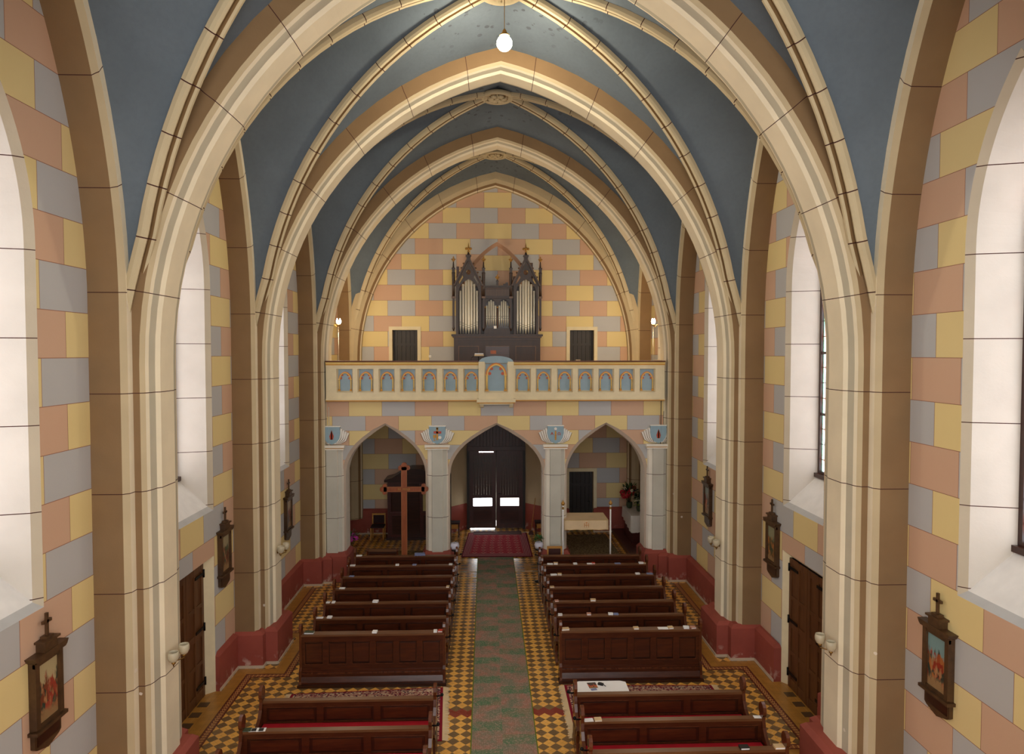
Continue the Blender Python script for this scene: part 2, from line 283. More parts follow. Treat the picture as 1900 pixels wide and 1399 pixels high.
# ------------------------------------------------------------------ mesh builder
class MB:
    def __init__(s): s.v = []; s.f = []; s.mi = []; s.uv = []; s.sm = []; s.mats = []
    def mat(s, m):
        if isinstance(m, str): m = M[m]
        if m not in s.mats: s.mats.append(m)
        return s.mats.index(m)
    def face(s, pts, m, uv=None, smooth=False):
        i = len(s.v); s.v += [tuple(p) for p in pts]; s.f.append(tuple(range(i, i + len(pts)))); s.mi.append(s.mat(m)); s.uv.append(uv or [(0, .5)] * len(pts)); s.sm.append(smooth)
    def box(s, x0, x1, y0, y1, z0, z1, m, tf=None, uvz=False):
        P = [Vector(p) for p in ((x0, y0, z0), (x1, y0, z0), (x1, y1, z0), (x0, y1, z0), (x0, y0, z1), (x1, y0, z1), (x1, y1, z1), (x0, y1, z1))]
        if tf: P = [tf @ p for p in P]
        for q in ((0, 3, 2, 1), (4, 5, 6, 7), (0, 1, 5, 4), (1, 2, 6, 5), (2, 3, 7, 6), (3, 0, 4, 7)): s.face([P[k] for k in q], m)
    def grid(s, rows, m, uvs=None, smooth=True, closed=False, bands=None, flip=False):
        """rows: lists of points, shared vertices; m or bands = material per column"""
        base = len(s.v); n = len(rows[0])
        for r in rows: s.v += [tuple(p) for p in r]
        for i in range(len(rows) - 1):
            for j in range(n if closed else n - 1):
                k = (j + 1) % n; q = (base + i * n + j, base + i * n + k, base + (i + 1) * n + k, base + (i + 1) * n + j)
                if flip: q = q[::-1]
                s.f.append(q); s.mi.append(s.mat(bands[j] if bands else m)); s.sm.append(smooth)
                if uvs:
                    U = (uvs[i][j], uvs[i][k], uvs[i + 1][k], uvs[i + 1][j]); s.uv.append(list(U[::-1] if flip else U))
                else: s.uv.append([(0, .5)] * 4)
    def prism(s, poly, h0, h1, m, axis='z', tf=None, smooth=False, capm=None):
        f = {'z': lambda a, b, c: (a, b, c), 'y': lambda a, b, c: (a, c, b), 'x': lambda a, b, c: (c, a, b)}[axis]
        A = [Vector(f(a, b, h0)) for a, b in poly]; B = [Vector(f(a, b, h1)) for a, b in poly]
        if tf: A = [tf @ p for p in A]; B = [tf @ p for p in B]
        n = len(poly); s.face(A[::-1], capm or m); s.face(B, capm or m)
        for i in range(n): s.face([A[i], A[(i + 1) % n], B[(i + 1) % n], B[i]], m, smooth=smooth)
    def lathe(s, prof, m, seg=14, tf=None, cap=True):
        rows = []
        for r, z in prof:
            row = [Vector((r * cos(2 * pi * k / seg), r * sin(2 * pi * k / seg), z)) for k in range(seg)]
            rows.append([tf @ p for p in row] if tf else row)
        s.grid(rows, m, closed=True)
        if cap:
            for rr, fl in ((rows[0], True), (rows[-1], False)):
                s.face(rr[::-1] if fl else rr, m)
    def tube(s, pts, r, m, seg=8, cap=True):
        pts = [Vector(p) for p in pts]; rows = []; up = Vector((0, 0, 1))
        for i, p in enumerate(pts):
            d = (pts[min(i + 1, len(pts) - 1)] - pts[max(i - 1, 0)]).normalized()
            a = d.cross(up if abs(d.z) < .95 else Vector((1, 0, 0))).normalized(); b = d.cross(a)
            rr = r[i] if isinstance(r, (list, tuple)) else r
            rows.append([p + a * rr * cos(2 * pi * k / seg) + b * rr * sin(2 * pi * k / seg) for k in range(seg)])
        s.grid(rows, m, closed=True)
        if cap: s.face(rows[0][::-1], m); s.face(rows[-1], m)
    def ball(s, c, r, m, seg=10, sq=(1, 1, 1)):
        c = Vector(c); rows = []
        for i in range(seg // 2 + 1):
            a = -pi / 2 + pi * i / (seg // 2); rr = max(cos(a), .02)
            rows.append([c + Vector((r * sq[0] * rr * cos(2 * pi * k / seg), r * sq[1] * rr * sin(2 * pi * k / seg), r * sq[2] * sin(a))) for k in range(seg)])
        s.grid(rows, m, closed=True)
    def build(s, name, parent=None, loc=None, fix=True):
        me = bpy.data.meshes.new(name); me.from_pydata(s.v, [], s.f)
        for m in s.mats: me.materials.append(m)
        me.polygons.foreach_set('material_index', s.mi); me.polygons.foreach_set('use_smooth', s.sm)
        uvl = me.uv_layers.new(name='UVMap'); flat = []
        for u in s.uv:
            for a in u: flat += [a[0], a[1]]
        uvl.data.foreach_set('uv', flat)
        if fix:
            bm = bmesh.new(); bm.from_mesh(me); bmesh.ops.remove_doubles(bm, verts=bm.verts, dist=1e-5); bmesh.ops.recalc_face_normals(bm, faces=bm.faces); bm.to_mesh(me); bm.free()
        me.update(); o = bpy.data.objects.new(name, me); C.objects.link(o)
        if parent: o.parent = parent
        if loc: o.location = loc
        return o
def empty(name, loc=(0, 0, 0), rz=0):
    o = bpy.data.objects.new(name, None); C.objects.link(o); o.location = loc; o.rotation_euler = (0, 0, rz); o.empty_display_size = .1; return o
def tag(o, label=None, cat=None, group=None, kind=None):
    if label: o['label'] = label
    if cat: o['category'] = cat
    if group: o['group'] = group
    if kind: o['kind'] = kind
    return o
def children(o): return [c for c in C.objects if c.parent == o]
_kids = {}
def copy_tree(o, parent=None, kids=None):
    c = o.copy(); C.objects.link(c); c.parent = parent
    for ch in (kids[o] if kids and o in kids else []): copy_tree(ch, c, kids)
    return c
def kidmap(o):
    m = {}
    def rec(x):
        m[x] = [c for c in C.objects if c.parent == x]
        for c in m[x]: rec(c)
    rec(o); return m
def dup(o, loc, rz=0, label=None, group=None):
    c = copy_tree(o, None, kidmap(o)); c.location = loc; c.rotation_euler = (0, 0, rz)
    if label: c['label'] = label
    if group: c['group'] = group
    return c
def area2(p): return sum(p[i][0] * p[(i + 1) % len(p)][1] - p[(i + 1) % len(p)][0] * p[i][1] for i in range(len(p))) / 2
def inside(pt, poly):
    x, y = pt; r = False; n = len(poly)
    for i in range(n):
        x1, y1 = poly[i]; x2, y2 = poly[(i + 1) % n]
        if (y1 > y) != (y2 > y) and x < (x2 - x1) * (y - y1) / (y2 - y1) + x1: r = not r
    return r
def holed(mb, outer, holes, fn, m, uvf=None):
    V = []; E = []
    for poly in [outer] + holes:
        b = len(V); V += [Vector(p) for p in poly]; E += [(b + i, b + (i + 1) % len(poly)) for i in range(len(poly))]
    r = delaunay_2d_cdt(V, E, [], 0, 1e-6); vo, fo = r[0], r[2]
    for f in fo:
        c = (sum(vo[i].x for i in f) / len(f), sum(vo[i].y for i in f) / len(f))
        if not inside(c, outer) or any(inside(c, h) for h in holes): continue
        mb.face([fn(vo[i].x, vo[i].y) for i in f], m, [uvf(vo[i].x, vo[i].y) for i in f] if uvf else None)

# ------------------------------------------------------------------ nave geometry constants
PC = [-.14, 4.81, 9.76, 14.71, 19.66, 24.61]        # pier centres along the nave
HS, SPR, RT = 4.70, 6.25, 6.10                      # transverse arch: half span, springing, radius
WX = 5.38                                           # wall face
YB = 24.4                                           # back wall
JO = .67                                            # jamb offset from pier centre
FS, FR = 7.0, 7.6                                   # wall arch springing, radius
def AX(x): return x + .035 * (1 + x / 4.7)      # the right-hand side stands a little further out
def WXS(sx): return AX(sx * WX)
tn = [0]
def trimname():
    tn[0] += 1; return 'trim_%d' % tn[0]
def arc_half(hw, spr, R, n, off=0.0):
    """points from (-hw, spr) up to apex (0, .) of a pointed arch, with outward offset off; returns (s, z) with s<=0"""
    cx = R - hw; RR = R + off; a1 = math.acos(cx / RR)
    return [(cx - RR * cos(a1 * k / n), spr + RR * sin(a1 * k / n)) for k in range(n + 1)]
def sweep_arch(mb, hw, spr, R, prof, bands, z0, fn, n=22, zs=None):
    """prof: list of (outward offset p, across q). fn(s, z, q) -> point; both halves, uv v = length from z0"""
    for side in (-1, 1):
        rows = []; uvs = []
        zl = [z0, (z0 + spr) / 2]; 
        for z in zl: rows.append([fn(side * (hw + p), z, q) for p, q in prof]); uvs.append([(j * .1, z) for j in range(len(prof))])
        cx = R - hw
        for k in range(n + 1):
            row = []; 
            for p, q in prof:
                RR = R + p; a = math.acos(min(1, cx / RR)) * k / n
                row.append(fn(side * -(cx - RR * cos(a)), spr + RR * sin(a), q))
            rows.append(row); uvs.append([(j * .1, spr + R * math.acos(cx / R) * k / n) for j in range(len(prof))])
        mb.grid(rows, None, uvs, smooth=False, bands=bands, flip=(side < 0))
TP = [(.50, .50), (.13, .50), (.08, .45), (.062, .39), (.045, .25), (.0, .20), (.0, -.20), (.045, -.25), (.062, -.39), (.08, -.45), (.13, -.50), (.50, -.50)]
TB = ['brown', 'tan', 'cream', 'greyband', 'cream', 'cream', 'cream', 'greyband', 'cream', 'tan', 'brown']
ordw = ['', 'nearest', 'second', 'third', 'fourth']
for i in (1, 2, 3, 4):
    mb = MB(); c = PC[i]
    sweep_arch(mb, HS, SPR, RT, TP, TB, .6, lambda s, z, q: (AX(s), c + q, z))
    o = mb.build(trimname()); tag(o, 'cream and brown banded transverse arch with its wall piers, %s from the camera' % ordw[i], 'arch', kind='structure')
# arch band against the back wall
mb = MB()
sweep_arch(mb, HS - .05, SPR, RT, [(.5, -.42), (.22, -.42), (.10, -.34), (.03, -.27), (0, -.2), (0, .1)], ['tan', 'tan', 'brown', 'cream', 'tan'], .6, lambda s, z, q: (AX(s), YB + q, z))
tag(mb.build(trimname()), 'cream pointed arch band framing the back wall', 'arch', kind='structure')

# vaults
def vault_bay(i):
    c0, c1 = PC[i], PC[i + 1]; mid = (c0 + c1) / 2; n = 16; mb = MB(); last = (i == 4)
    ZB = 12.80; ax, ay = 4.84, (c1 - c0) / 2 - .50; SPD = 6.4; a = hypot(ax, ay); h = ZB - SPD; R = (a * a + h * h) / (2 * a); thm = math.acos((R - a) / R); dl = SPD - SPR; dtot = dl + R * thm
    def D(t, sx, sy, off=0):
        Ln = t * dtot; th = max(0, (Ln - dl) / R); d = -((R - a) - (R + off) * cos(th)); z = (SPR + Ln) if Ln < dl else SPD + (R + off) * sin(th); k = d / a
        k *= 1 + .045 * max(0, 1 - max(0, z - 6.6) / 1.3); return Vector((AX(sx * ax * k), mid + sy * ay * k, z))
    def T(t, sx, sy):
        o = .40; RR = RT + o; cx = RT - HS; th = math.acos(cx / RR) * t
        return Vector((AX(sx * -(cx - RR * cos(th))), mid + sy * ((c1 - c0) / 2 - .46), SPR + RR * sin(th)))
    fh = (c1 - c0) / 2 - JO; fo = .15; FL = FS - SPR; fth = math.acos((FR - fh) / (FR + fo)); tot = FL + (FR + fo) * fth
    def F(t, sx, sy):
        L = t * tot
        if L < FL: return Vector((AX(sx * 4.97), mid + sy * (fh + fo), SPR + L))
        th = (L - FL) / (FR + fo); return Vector((AX(sx * 4.97), mid + sy * -((FR - fh) - (FR + fo) * cos(th)), FS + (FR + fo) * sin(th)))
    for sx in (-1, 1):
        for sy in (-1, 1):
            for A in (T, F):
                rows = []
                for k in range(n + 1):
                    t = k / n; p, q = A(t, sx, sy), D(t, sx, sy); row = []
                    for j in range(9):
                        w = j / 8; x = p.lerp(q, w); x.z += .16 * sin(pi * w) * min(1, t * 1.5) * (1 if A is F else .5); row.append(x)
                    rows.append(row)
                mb.grid(rows, 'vault')
    o = mb.build('ceiling' if i == 1 else 'ceiling.%03d' % (i - 1)); tag(o, kind='structure')
    # diagonal ribs
    prof = [(-.115, .04), (-.115, -.03), (-.098, -.075), (-.06, -.09), (-.03, -.07), (-.014, -.015), (.014, -.015), (.03, -.07), (.06, -.09), (.098, -.075), (.115, -.03), (.115, .04)]
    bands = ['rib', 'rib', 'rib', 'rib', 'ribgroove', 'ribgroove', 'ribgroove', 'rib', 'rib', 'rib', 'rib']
    mb = MB()
    for sx in (-1, 1):
        for sy in (-1, 1):
            rows = []; uvs = []; dirv = Vector((sx * ax, sy * ay, 0)).normalized(); per = Vector((-dirv.y, dirv.x, 0)); m = 26
            for k in range(m + 1):
                t = k / m * .985
                rows.append([D(t, sx, sy, off) + per * q for q, off in prof]); uvs.append([(j * .1, dtot * t) for j in range(len(prof))])
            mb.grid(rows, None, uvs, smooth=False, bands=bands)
    tag(mb.build(trimname()), 'crossing diagonal vault ribs of the %s bay from the camera' % ordw[i], 'rib', kind='structure')
    # carved keystone boss
    mb = MB(); z = ZB - .17
    mb.lathe([(.30, .14), (.40, .10), (.42, .03), (.36, -.01), (.33, .02), (.28, .035)], 'rib', 28, Matrix.Translation((0, mid, z)), cap=False)
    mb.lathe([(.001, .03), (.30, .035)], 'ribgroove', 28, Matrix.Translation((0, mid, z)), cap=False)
    for k in range(6):
        an = k * pi / 3; cx, cy = .16 * cos(an), .16 * sin(an)
        mb.ball((cx, mid + cy, z + .01), .085, 'rib', 10, (1, 1, .5))
        mb.tube([(.27 * cos(an + .5), mid + .27 * sin(an + .5), z + .01), (.2 * cos(an + .65), mid + .2 * sin(an + .65), z - .02), (.1 * cos(an + .5), mid + .1 * sin(an + .5), z)], .02, 'rib', 6)
    mb.ball((0, mid, z + .0), .06, 'rib', 10, (1, 1, .6))
    tag(mb.build(trimname()), 'carved round keystone boss at the crown of the %s vault from the camera' % ordw[i], 'keystone', kind='structure')
for i in (1, 2, 3, 4): vault_bay(i)

# side walls with window reveals, wall arches, dados
BH = .566
def lancet(mid, hw, z0, spr, R, n=14):
    h = arc_half(hw, spr, R, n)
    L = [(mid + s, z) for s, z in h]; Rr = [(mid - s, z) for s, z in h[:-1]][::-1]
    return [(mid - hw, z0)] + L + Rr + [(mid + hw, z0)]
WH, WZB, WS, WR = .80, 3.46, 7.62, 3.0
side_objs = {}
winn = [0]
UPH = {(1, -1): (8.14, 1), (1, 1): (8.11, 2), (2, -1): (13.05, 0), (2, 1): (13.05, 0), (3, -1): (18.0, 1), (3, 1): (18.0, 2), (0, -1): (3.1, 0), (0, 1): (3.1, 0), (4, -1): (22.9, 0), (4, 1): (22.9, 1)}
doorH = {}
for sx, sname in ((-1, 'left'), (1, 'right')):
    wall = MB()
    for i in (0, 1, 2, 3, 4):
        c0, c1 = PC[i], PC[i + 1]; mid = (c0 + c1) / 2; x = WXS(sx); WZ0 = 5.75 if i == 4 else WZB; GZ = WZ0 + .62
        y0, y1 = c0 + .4, min(c1 - .4, YB)
        outer = [(y0, 0), (y1, 0), (y1, 12.7), (y0, 12.7)]; win = lancet(mid, WH, WZ0, WS, WR); holes = [win]
        dy0, dy1, dzt = 11.25, 13.02, 2.6
        if i == 2: holes.append([(dy0, -.01 + .02), (dy1, .01), (dy1, dzt), (dy0, dzt)])
        ph, off = UPH[(i, sx)]
        holed(wall, outer, holes, lambda a, b: (x, a, b), 'blocks', lambda a, b: ((a - ph) / .95 + off, (b - 2.378) / BH + 20))
        # window reveal
        def shift(hw, z0, spr, R, xx): return [(xx, a, b) for a, b in lancet(mid, hw, z0, spr, R)]
        L0 = shift(WH, WZ0, WS, WR, x); L1 = shift(WH - .075, WZ0 + .08, WS, WR - .075, x + sx * .08); L2 = shift(.58, GZ, WS, WR - .22, x + sx * .57); L3 = shift(.58, GZ, WS, WR - .22, x + sx * .72)
        for A, B, m in ((L0, L1, 'revedge'), (L1, L2, 'reveal'), (L2, L3, 'reveal')):
            for k in range(len(A)):
                k2 = (k + 1) % len(A); mm = m
                if k2 == 0: mm = {'revedge': 'silledge', 'reveal': 'sill'}[m]
                wall.face([A[k], A[k2], B[k2], B[k]], mm, [(0, A[k][2]), (0, A[k2][2]), (0, B[k2][2]), (0, B[k][2])])
        # window: brown frame, bars, glass
        winn[0] += 1; w = empty('window_%d' % winn[0], (x + sx * .60, mid, GZ + .02)); tag(w, kind='structure')
        fr = MB(); O = lancet(0, .58, 0, WS - GZ - .02, WR - .22); I = lancet(0, .51, .08, WS - GZ - .02, WR - .29)
        for k in range(len(O)):
            k2 = (k + 1) % len(O)
            for xa, xb in ((-.04 * sx, .04 * sx),):
                fr.face([(xa, *O[k]), (xa, *O[k2]), (xa, *I[k2]), (xa, *I[k])], 'pewdark'); fr.face([(xb, *O[k]), (xb, *O[k2]), (xb, *I[k2]), (xb, *I[k])], 'pewdark')
                fr.face([(xa, *I[k]), (xa, *I[k2]), (xb, *I[k2]), (xb, *I[k])], 'pewdark')
        fr.box(-.10 if sx > 0 else -.02, .02 if sx > 0 else .10, -.64, .64, -.05, .03, 'pewdark')
        fr.build('frame', w)
        gl = MB(); gl.face([(0.01 * sx, a, b) for a, b in I], 'glass', [(a, b) for a, b in I]); gl.build('glass', w, fix=False)
        zb = 1.15
        while zb < WS - GZ + 1.2:
            br = MB(); br.box(-.03, .03, -.56, .56, zb - .025, zb + .025, 'pewdark'); br.build('glazing_bar', w); zb += 1.15
        if i == 2:   # door niche
            a0, a1, zt = dy0 + .1, 12.85, 2.5; X0, X1 = x, sx * 5.58; pm = 'plaster'
            wall.face([(X0, dy1, 0), (X1, a1, 0), (X1, a1, zt), (X0, dy1, dzt)], M['tan2'] if 'tan2' in M else 'plaster'); wall.face([(X0, dy0, 0), (X1, a0, 0), (X1, a0, zt), (X0, dy0, dzt)], 'plaster')
            wall.face([(X0, dy0, dzt), (X0, dy1, dzt), (X1, a1, zt), (X1, a0, zt)], 'plaster'); wall.face([(sx * 5.27, dy0, .008), (sx * 5.27, dy1, .008), (X0, dy1, .008), (X1, a1, .008), (X1, a0, .008), (X0, dy0, .008)], 'ochre_tile')
            doorH[sx] = (a0, a1, zt)
    o = wall.build('wall_%s' % sname); tag(o, kind='structure')
    # wall arches (surround of each bay panel)
    for i in (1, 2, 3, 4):
        c0, c1 = PC[i], PC[i + 1]; mid = (c0 + c1) / 2; hw = (c1 - c0) / 2 - JO; mb = MB()
        # profile: p outward from the opening, q = |x|
        pf = [(0, WX + .02), (0, 4.99), (.065, 4.925), (.19, 4.915), (.24, 5.10)]
        sweep_arch(mb, hw, FS, FR, pf, ['brown', 'tan', 'cream', 'brown'], .6, lambda s, z, q: (AX(sx * q), mid + s, z))
        tag(mb.build(trimname()), 'tall brown pointed wall arch round the %s bay on the %s wall' % (ordw[i], sname), 'arch', kind='structure')

# unseen box added round the nave to stop light leaking through gaps
sh = MB()
for s in (-1, 1): sh.box(*( (6.15, 6.3) if s > 0 else (-6.3, -6.15)), -1.2, 26.2, -.3, 13.9, 'shell')
sh.box(-6.3, 6.3, -1.2, 26.2, 13.75, 13.9, 'shell'); sh.box(-6.3, 6.3, 26.1, 26.25, -.3, 13.9, 'shell')
sh.box(-6.3, 6.3, -1.2, -1.05, 12.4, 13.9, 'shell'); sh.box(-6.3, 6.3, -1.2, -1.05, 0, 2.2, 'shell')  # unseen end wall, its opening sized to shape the fill light
for s in (-1, 1): sh.box(*((4.4, 6.3) if s > 0 else (-6.3, -4.4)), -1.2, -1.05, 2.2, 12.4, 'shell')
tag(sh.build('wall_outer'), kind='structure')

# ------------------------------------------------------------------ floor
fl = MB(); fl.face([(-6.1, -1.2, 0), (6.1, -1.2, 0), (6.1, 26.1, 0), (-6.1, 26.1, 0)], 'floor'); fo = fl.build('floor'); tag(fo, kind='structure')
def outline(off, ya, yb):
    """inner outline of piers and walls for x>0, offset by off"""
    pts = []
    for i, c in enumerate(PC[1:5]):
        pts += [(5.30 - off, c - .75 - off), (4.80 - off, c - .75 - off), (4.80 - off, c - .55 - off), (4.56 - off, c - .55 - off), (4.56 - off, c + .55 + off), (4.80 - off, c + .55 + off), (4.80 - off, c + .75 + off), (5.30 - off, c + .75 + off)]
    out = [(5.30 - off, ya)] + [p for p in pts if ya < p[1] < yb] + [(pts[-1][0] if False else 5.30 - off, yb)]
    return out
def simp(off, ya, yb):
    out = [(5.30 - off, ya)]
    for c in PC[1:4]:
        out += [(5.30 - off, c - .75 - off), (4.56 - off, c - .75 - off), (4.56 - off, c + .75 + off), (5.30 - off, c + .75 + off)]
    out += [(5.30 - off, yb)]; return [p for p in out if ya - .01 <= p[1] <= yb + .01]
for sx, nm in ((-1, 'left'), (1, 'right')):
    A = simp(.02, 5.5, 18.8); B = simp(.25, 5.5, 18.8); D2 = simp(.40, 5.5, 18.8); mb = MB(); mo = MB(); L = 0
    for k in range(len(A) - 1):
        seg = hypot(B[k + 1][0] - B[k][0], B[k + 1][1] - B[k][1])
        mb.face([(sx * B[k][0], B[k][1], .004), (sx * B[k + 1][0], B[k + 1][1], .004), (sx * D2[k + 1][0], D2[k + 1][1], .004), (sx * D2[k][0], D2[k][1], .004)], 'border', [(0, L), (0, L + seg), (1, L + seg), (1, L)]); L += seg
        mo.face([(sx * A[k][0], A[k][1], .004), (sx * A[k + 1][0], A[k + 1][1], .004), (sx * B[k + 1][0], B[k + 1][1], .004), (sx * B[k][0], B[k][1], .004)], 'ochre_tile')
    for k in range(4): # dark tiles on the door threshold
        y = 11.35 + k * .36; mo.box(*((5.32, 5.5) if sx > 0 else (-5.5, -5.32)), y, y + .17, .0, .012, 'threshold_tile')
    a = mb.build('floor_border', fo); b = mo.build('floor_edge', fo)

# ------------------------------------------------------------------ red dado and base line
def dado_piece(mb, poly, h=.74):
    """poly counter clockwise plan polygon; sloped top edge"""
    n = len(poly); cx = sum(p[0] for p in poly) / n; cy = sum(p[1] for p in poly) / n
    low = poly; 
    # inset toward centroid-free: move vertices along averaged normals
    def inset(P, d):
        out = []
        for i in range(len(P)):
            a, b, c = Vector(P[i - 1]), Vector(P[i]), Vector(P[(i + 1) % len(P)]); e1 = (b - a).normalized(); e2 = (c - b).normalized(); n1 = Vector((-e1.y, e1.x)); n2 = Vector((-e2.y, e2.x))
            m = n1 + n2; m = m / max(m.length_squared / 2, .3) if m.length > 1e-4 else n1
            out.append((b.x + m.x * d, b.y + m.y * d))
        return out
    if area2(poly) < 0: poly = poly[::-1]
    top = inset(poly, .07); rows = [[(*p, 0) for p in poly], [(*p, h - .07) for p in poly], [(*p, h) for p in top]]
    mb.grid(rows, 'dado', smooth=False, closed=True); mb.face(rows[-1], 'dado')
def base_line(mb, pts, sx, h=.055, t=.02):
    for k in range(len(pts) - 1):
        a, b = Vector(pts[k]), Vector(pts[k + 1]); d = (b - a).normalized(); n = Vector((-d.y, d.x)) * t   # toward the nave
        P = [a - n * 0, b - n * 0, b + n, a + n]; P = [(sx * p.x, p.y) for p in P]
        mb.prism(P if area2(P) > 0 else P[::-1], 0, h, 'baseboard')
for sx, nm in ((-1, 'left'), (1, 'right')):
    for i, c in enumerate(PC[1:5]):
        mb = MB(); P = [(5.5, -.73), (4.81, -.73), (4.81, -.54), (4.57, -.54), (4.57, .54), (4.81, .54), (4.81, .73), (5.5, .73)]
        dado_piece(mb, [(sx * a, c + b) for a, b in P])
        tag(mb.build(trimname()), 'red painted plinth of the %s pier on the %s side' % (ordw[i + 1], nm), 'plinth', kind='structure')
    mb = MB(); bl = MB()
    for i in (0, 1, 2, 3, 4):
        c0, c1 = PC[i], PC[i + 1]; segs = [(c0 + .7, min(c1 - .7, YB))]
        if i == 2: segs = [(c0 + .7, 11.25), (13.02, c1 - .7)]
        for a, b in segs:
            dado_piece(mb, [(sx * 5.5, a), (sx * 5.31, a), (sx * 5.31, b), (sx * 5.5, b)])
            base_line(bl, [(5.31, a), (5.31, b)], sx)
    for c in PC[1:5]:
        base_line(bl, [(5.31, c - .73), (4.81, c - .73), (4.81, c - .54), (4.57, c - .54), (4.57, c + .54), (4.81, c + .54), (4.81, c + .73), (5.31, c + .73)], sx)
    tag(mb.build(trimname()), 'red painted dado along the %s wall' % nm, 'dado', kind='structure'); tag(bl.build('baseboard_%s' % nm), kind='structure')

# ------------------------------------------------------------------ back wall with blind arch, gallery doors and entrance niche
bw = MB()
blind = lancet(.09, 1.42, 5.0, 7.9, 2.75, 16)
gd = [[(-3.59, 5.0), (-2.71, 5.0), (-2.71, 7.21), (-3.59, 7.21)], [(2.67, 5.0), (3.53, 5.0), (3.53, 7.21), (2.67, 7.21)]]
ent = [(-1.55, .01), (1.65, .01), (1.65, 3.2), (1.3, 3.75), (.7, 4.2), (.06, 4.5), (-.6, 4.2), (-1.2, 3.75), (-1.55, 3.2)]
ld = [(2.66, .01), (3.53, .01), (3.53, 2.17), (2.66, 2.17)]
uvb = lambda a, b: ((a + 3.264) / .9665 + 1.5 + 3, (b - 8.2445) / .5405 + 21)
holed(bw, [(-5.4, 0), (5.4, 0), (5.4, 12.7), (-5.4, 12.7)], [blind] + gd + [ent, ld], lambda a, b: (a, YB, b), 'blocks', uvb)
B2 = lancet(.09, 1.32, 5.0, 7.9, 2.65, 16)
for k in range(len(blind)):
    k2 = (k + 1) % len(blind); bw.face([(blind[k][0], YB, blind[k][1]), (blind[k2][0], YB, blind[k2][1]), (B2[k2][0], YB + .25, B2[k2][1]), (B2[k][0], YB + .25, B2[k][1])], M.get('pinkedge') or M.setdefault('pinkedge', plain('pink_arch_edge', srgb(214, 172, 142), .8)))
holed(bw, B2, [], lambda a, b: (a, YB + .25, b), 'blocks', uvb)
for H in gd + [ld]:
    x0, x1, z1 = H[0][0], H[1][0], H[2][1]; z0 = H[0][1]
    for P in ([(x0, z0), (x0, z1)], [(x0, z1), (x1, z1)], [(x1, z1), (x1, z0)]):
        (a, b), (c, d) = P; bw.face([(a, YB, b), (c, YB, d), (c, YB + .3, d), (a, YB + .3, b)], 'tan')
    for xa, xb, za, zb in ((x0 - .12, x0, z0, z1 + .12), (x1, x1 + .12, z0, z1 + .12), (x0, x1, z1, z1 + .12)): bw.box(xa, xb, YB - .025, YB + .01, za, zb, 'plaster')
E2 = [(a * .66 + .02, b) for a, b in ent]; E2 = [(max(-1.0, min(1.06, a)), b) for a, b in ent]
for k in range(len(ent) - 1):
    k2 = k + 1
    if k == 0: continue
    bw.face([(ent[k][0], YB, ent[k][1]), (ent[k2][0], YB, ent[k2][1]), (E2[k2][0], 25.0, E2[k2][1]), (E2[k][0], 25.0, E2[k][1])], 'tan')
bw.face([(ent[0][0], YB, ent[0][1]), (ent[-1][0], YB, ent[-1][1]), (E2[-1][0], 25.0, E2[-1][1]), (E2[0][0], 25.0, E2[0][1])], 'tan')
tag(bw.build('wall_back'), kind='structure')
mb = MB(); bl = MB()
for a, b in ((-5.3, -1.55), (1.65, 2.66), (3.53, 5.3)):
    dado_piece(mb, [(a, YB + .05), (a, YB - .06), (b, YB - .06), (b, YB + .05)], .9); bl.box(a, b, YB - .085, YB - .05, 0, .05, 'baseboard')
for s, a, b in ((-1, -1.55, -1.0), (1, 1.65, 1.06)):
    dado_piece(mb, [(a, YB - .02), (b, 24.98), (b + s * .12, 25.0), (a + s * .2, YB)], 1.0)
tag(mb.build(trimname()), 'red painted dado along the back wall under the gallery', 'dado', kind='structure'); tag(bl.build('baseboard_back'), kind='structure')
bx = MB(); bx.box(-1.6, 1.7, 25.6, 25.75, 0, 4.6, 'shell'); 
# plain board doors on the gallery and below
dn = [0]
def door_root(loc, rz=0):
    dn[0] += 1; o = empty('door_%d' % dn[0], loc, rz); tag(o, kind='structure'); return o
for H, lab in zip(gd + [ld], (0, 1, 2)):
    x0, x1, z1 = H[0][0], H[1][0], H[2][1]; z0 = H[0][1]; d = door_root(((x0 + x1) / 2, YB + .25, z0)); w = (x1 - x0) / 2; mb = MB(); k = -w
    while k < w - .01: mb.box(k + .004, min(k + .145, w), -.02, .03, 0, z1 - z0, 'doordark'); k += .15
    mb.build('door_panel', d)
    hb = MB(); hb.box(-w + .04, w - .04, -.045, -.02, (z1 - z0) * .75, (z1 - z0) * .75 + .09, 'doordark'); hb.build('cross_board', d)
    hh = MB(); hh.tube([(w - .1, -.03, 1.05), (w - .1, -.08, 1.05), (w - .2, -.08, 1.05)], .012, 'iron', 6); hh.build('handle', d)
# entrance door: two leaves with panes, boarded tympanum above
d = door_root((.06, 24.95, 0)); W2 = .97
for s in (-1, 1):
    lf = MB(); xa, xb = (-W2, -.012) if s < 0 else (.012, W2)
    lf.box(xa, xa + .14, -.03, .03, .03, 2.86, 'redwood'); lf.box(xb - .14, xb, -.03, .03, .03, 2.86, 'redwood')
    for za, zb in ((.03, .2), (.74, .84), (1.13, 1.24), (2.68, 2.86)): lf.box(xa + .14, xb - .14, -.03, .03, za, zb, 'redwood')
    lf.box(xa + .14, xb - .14, -.01, .015, .2, .74, 'pewdark')
    k = xa + .14
    while k < xb - .15: lf.box(k + .003, k + .094, -.015, .015, 1.24, 2.68, 'pewdark'); k += .0975
    L = lf.build('door_leaf', d)
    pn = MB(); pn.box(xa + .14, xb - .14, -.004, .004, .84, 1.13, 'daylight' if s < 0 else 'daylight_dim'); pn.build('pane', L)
    if s > 0:
        hh = MB(); hh.tube([(.07, -.03, 1.3), (.07, -.09, 1.3), (.18, -.09, 1.3)], .013, 'iron', 6); hh.build('handle', L)
